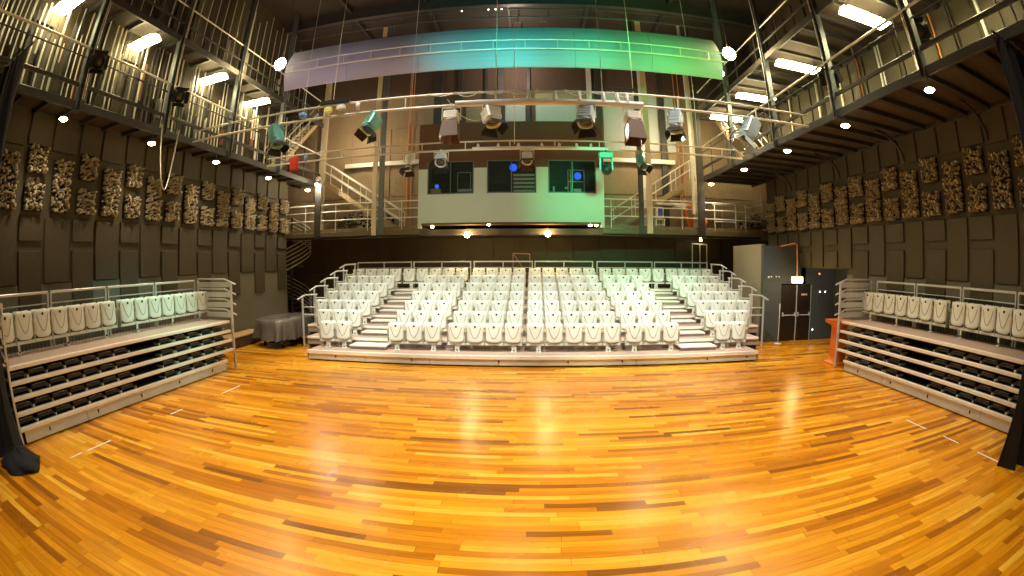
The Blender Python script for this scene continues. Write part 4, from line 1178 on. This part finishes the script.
drape(0, 7.47, 9.3, 3.45, .004, 6.8, '', 0, seed=4).build('cloth', DRAPE, dr)
MB().tube((7.3, 3.45, 6.82), (9.4, 3.45, 6.82), .03).build('track', DARKSTEEL, dr)
dr = thing('drape', 'black drape pooling on the floor at the left edge beside the left bank', 'drape', (-8.6, 2.9, 0))
drape(0, -10.2, -8.22, 3.0, .004, 6.8, '', .7, seed=8).build('cloth', DRAPE, dr)
hv = []; hf = []
for j in range(9):
    for i in range(28):
        a = 2 * PI * i / 28; t_ = j / 8
        rr = (1 - t_ ** 1.7) * (1 + .10 * math.sin(a * 5 + j) + .05 * math.sin(a * 9 + 2 * j))
        hv.append((-8.02 + .56 * rr * math.cos(a), 2.92 + .42 * rr * math.sin(a), .005 + .30 * t_ ** .8 * (1 + .12 * math.sin(a * 4 + 1))))
for j in range(8):
    for i in range(28):
        k = (i + 1) % 28; hf.append((j * 28 + i, j * 28 + k, j * 28 + 28 + k, j * 28 + 28 + i))
MB().add(hv, hf, True).build('cloth_heap', DRAPE, dr)
MB().tube((-10.3, 3.0, 6.82), (-7.9, 3.0, 6.82), .03).build('track', DARKSTEEL, dr)

# ------------------------------------------------------------------ lamps (light sources)
def lamp(kind, loc, power, col, **k):
    l = bpy.data.lights.new('lamp', kind); l.energy = power; l.color = col
    for a, b in k.items():
        if a != 'aim': setattr(l, a, b)
    o = bpy.data.objects.new('lamp', l); COL.objects.link(o); o.location = loc
    if 'aim' in k:
        o.rotation_euler = (Vector(k['aim']) - Vector(loc)).to_track_quat('-Z', 'Y').to_euler()
    return o
WARM = (1, .83, .58)
# unseen spots added under the roof to light the floor
for x, y, p in ((-4.6, 1.0, 2000), (4.8, 1.0, 2000), (-4.2, 8.5, 4200), (4.4, 8.5, 4200), (0, 5.0, 2300)):
    lamp('SPOT', (x, y, 13.6), p, (1, .90, .74), spot_size=R(72), spot_blend=.9, shadow_soft_size=.35, aim=(x * .9, y + .8, 0))
# spots added just under the front bridge to wash the seats
for x, ax, p in ((-5.6, -6.6, 1150), (-3.1, -3.3, 1150), (.25, .2, 1250), (3.05, 3.6, 1150), (5.3, 6.8, 1150)):
    lamp('SPOT', (x, 11.15, 6.75), p, (.93, 1, .94), spot_size=R(70), spot_blend=.5, shadow_soft_size=.12, aim=(ax, 15.9, .4))
# colour washes on reflector and booth
for x, p, c in ((-7.4, 300, (.72, .58, .95)), (-4.2, 230, (.66, .60, .78)), (-1.6, 900, (.03, .85, .82)), (.6, 900, (.02, .85, .60)), (3.0, 950, (.02, .95, .28)), (5.6, 850, (.03, 1, .16))):
    lamp('SPOT', (x, 9.6, 8.0), p, c, spot_size=R(62), spot_blend=1, shadow_soft_size=.12, aim=(x, 13.9, 10.1))
lamp('SPOT', (2.6, 11.6, 6.4), 1500, (.04, 1, .42), spot_size=R(42), spot_blend=1, shadow_soft_size=.15, aim=(2.0, 19.2, 5.6))
lamp('SPOT', (-2.6, 11.6, 6.4), 230, (.72, 1, .90), spot_size=R(52), spot_blend=1, shadow_soft_size=.15, aim=(-2.6, 19.2, 5.7))
# teal/green accents on seats (side banks and back rows)
lamp('SPOT', (3.8, 10.9, 6.2), 2300, (.25, 1, .55), spot_size=R(40), spot_blend=1, shadow_soft_size=.1, aim=(4.6, 19.5, 2.4))
lamp('SPOT', (-4.1, 10.9, 6.2), 1200, (.28, 1, .82), spot_size=R(36), spot_blend=1, shadow_soft_size=.1, aim=(-9.5, 9.3, 2.0))
lamp('SPOT', (2.0, 10.9, 6.4), 700, (1, .95, .85), spot_size=R(50), spot_blend=1, shadow_soft_size=.1, aim=(9.6, 8.6, 1.8))
lamp('SPOT', (-2.0, 10.9, 6.4), 330, (1, .92, .78), spot_size=R(60), spot_blend=1, shadow_soft_size=.1, aim=(-9.2, 6.0, 1.6))
# downlights: real beams onto the walls and banks
for x, ys in ((GL + .08, (5.6, 9.1, 12.4, 16.0, 19.6)), (GR - .1, (5.9, 9.2, 12.4, 15.7, 19.2))):
    for y in ys: lamp('SPOT', (x, y, 6.44), 260, WARM, spot_size=R(120), spot_blend=1, shadow_soft_size=.08, aim=(x + (-.35 if x < 0 else .8), y, 0))
# bare lamps and floods
for x in (-2.66, .57): lamp('POINT', (x, 19.3, 3.85), 45, (1, .72, .36), shadow_soft_size=.07)
lamp('POINT', (-9.82, 19.1, 6.6), 160, WARM, shadow_soft_size=.07)
lamp('POINT', (-9.5, 13.4, 10.5), 60, WARM, shadow_soft_size=.15)
lamp('POINT', (7.2, 13.2, 10.2), 60, WARM, shadow_soft_size=.15)
lamp('POINT', (9.98, 15.2, 2.3), 40, (1, .68, .3), shadow_soft_size=.1)
lamp('POINT', (12.0, 14.2, 2.75), 22, (.85, .93, 1), shadow_soft_size=.1)  # unseen light added to brighten the lobby passage
# point lights without fixtures above the back gallery and inside the booth
for x, p in ((-8.6, 230), (5.6, 260), (9.2, 30)): lamp('POINT', (x, 20.3, 8.9), p, (1, .80, .52), shadow_soft_size=.2)
lamp('POINT', (-.8, 20.4, 12.6), 260, (1, .78, .6), shadow_soft_size=.3)
lamp('POINT', (-1, 20.6, 8.5), 5, (.9, .95, 1), shadow_soft_size=.2)

w = bpy.data.worlds.new('World'); S.world = w; w.use_nodes = True
w.node_tree.nodes['Background'].inputs[0].default_value = (1, .86, .62, 1)
w.node_tree.nodes['Background'].inputs[1].default_value = .06

# ------------------------------------------------------------------ fisheye camera
cd = bpy.data.cameras.new('camera')
cam = bpy.data.objects.new('camera', cd); COL.objects.link(cam); S.camera = cam
cd.type = 'PANO'
cd.panorama_type = 'FISHEYE_EQUISOLID'
cd.sensor_fit = 'HORIZONTAL'
cd.sensor_width = 36; cd.sensor_height = 20.25
cd.fisheye_lens = 468.5 / 1024 * 36
cd.fisheye_fov = R(180)
cd.clip_start = .05; cd.clip_end = 200
yw, pt, ro = R(2.657), R(-3.02), R(.084)
Rz = Matrix.Rotation(yw, 3, 'Z'); Rx = Matrix.Rotation(pt, 3, 'X'); Ry = Matrix.Rotation(ro, 3, 'Y')
Mc = Rz @ Rx @ Ry @ Matrix.Rotation(PI / 2, 3, 'X')
cam.matrix_world = Matrix.Translation((0, 0, 3)) @ Mc.to_4x4()

for o in S.objects:
    if '_b' in o: del o['_b']
S.view_settings.view_transform = 'Standard'
S.view_settings.look = 'None'
S.view_settings.gamma = 1
S.view_settings.use_curve_mapping = False
S.view_settings.exposure = 0.0
S.cycles.use_denoising = True
S.cycles.max_bounces = 6
S.cycles.sample_clamp_indirect = 6
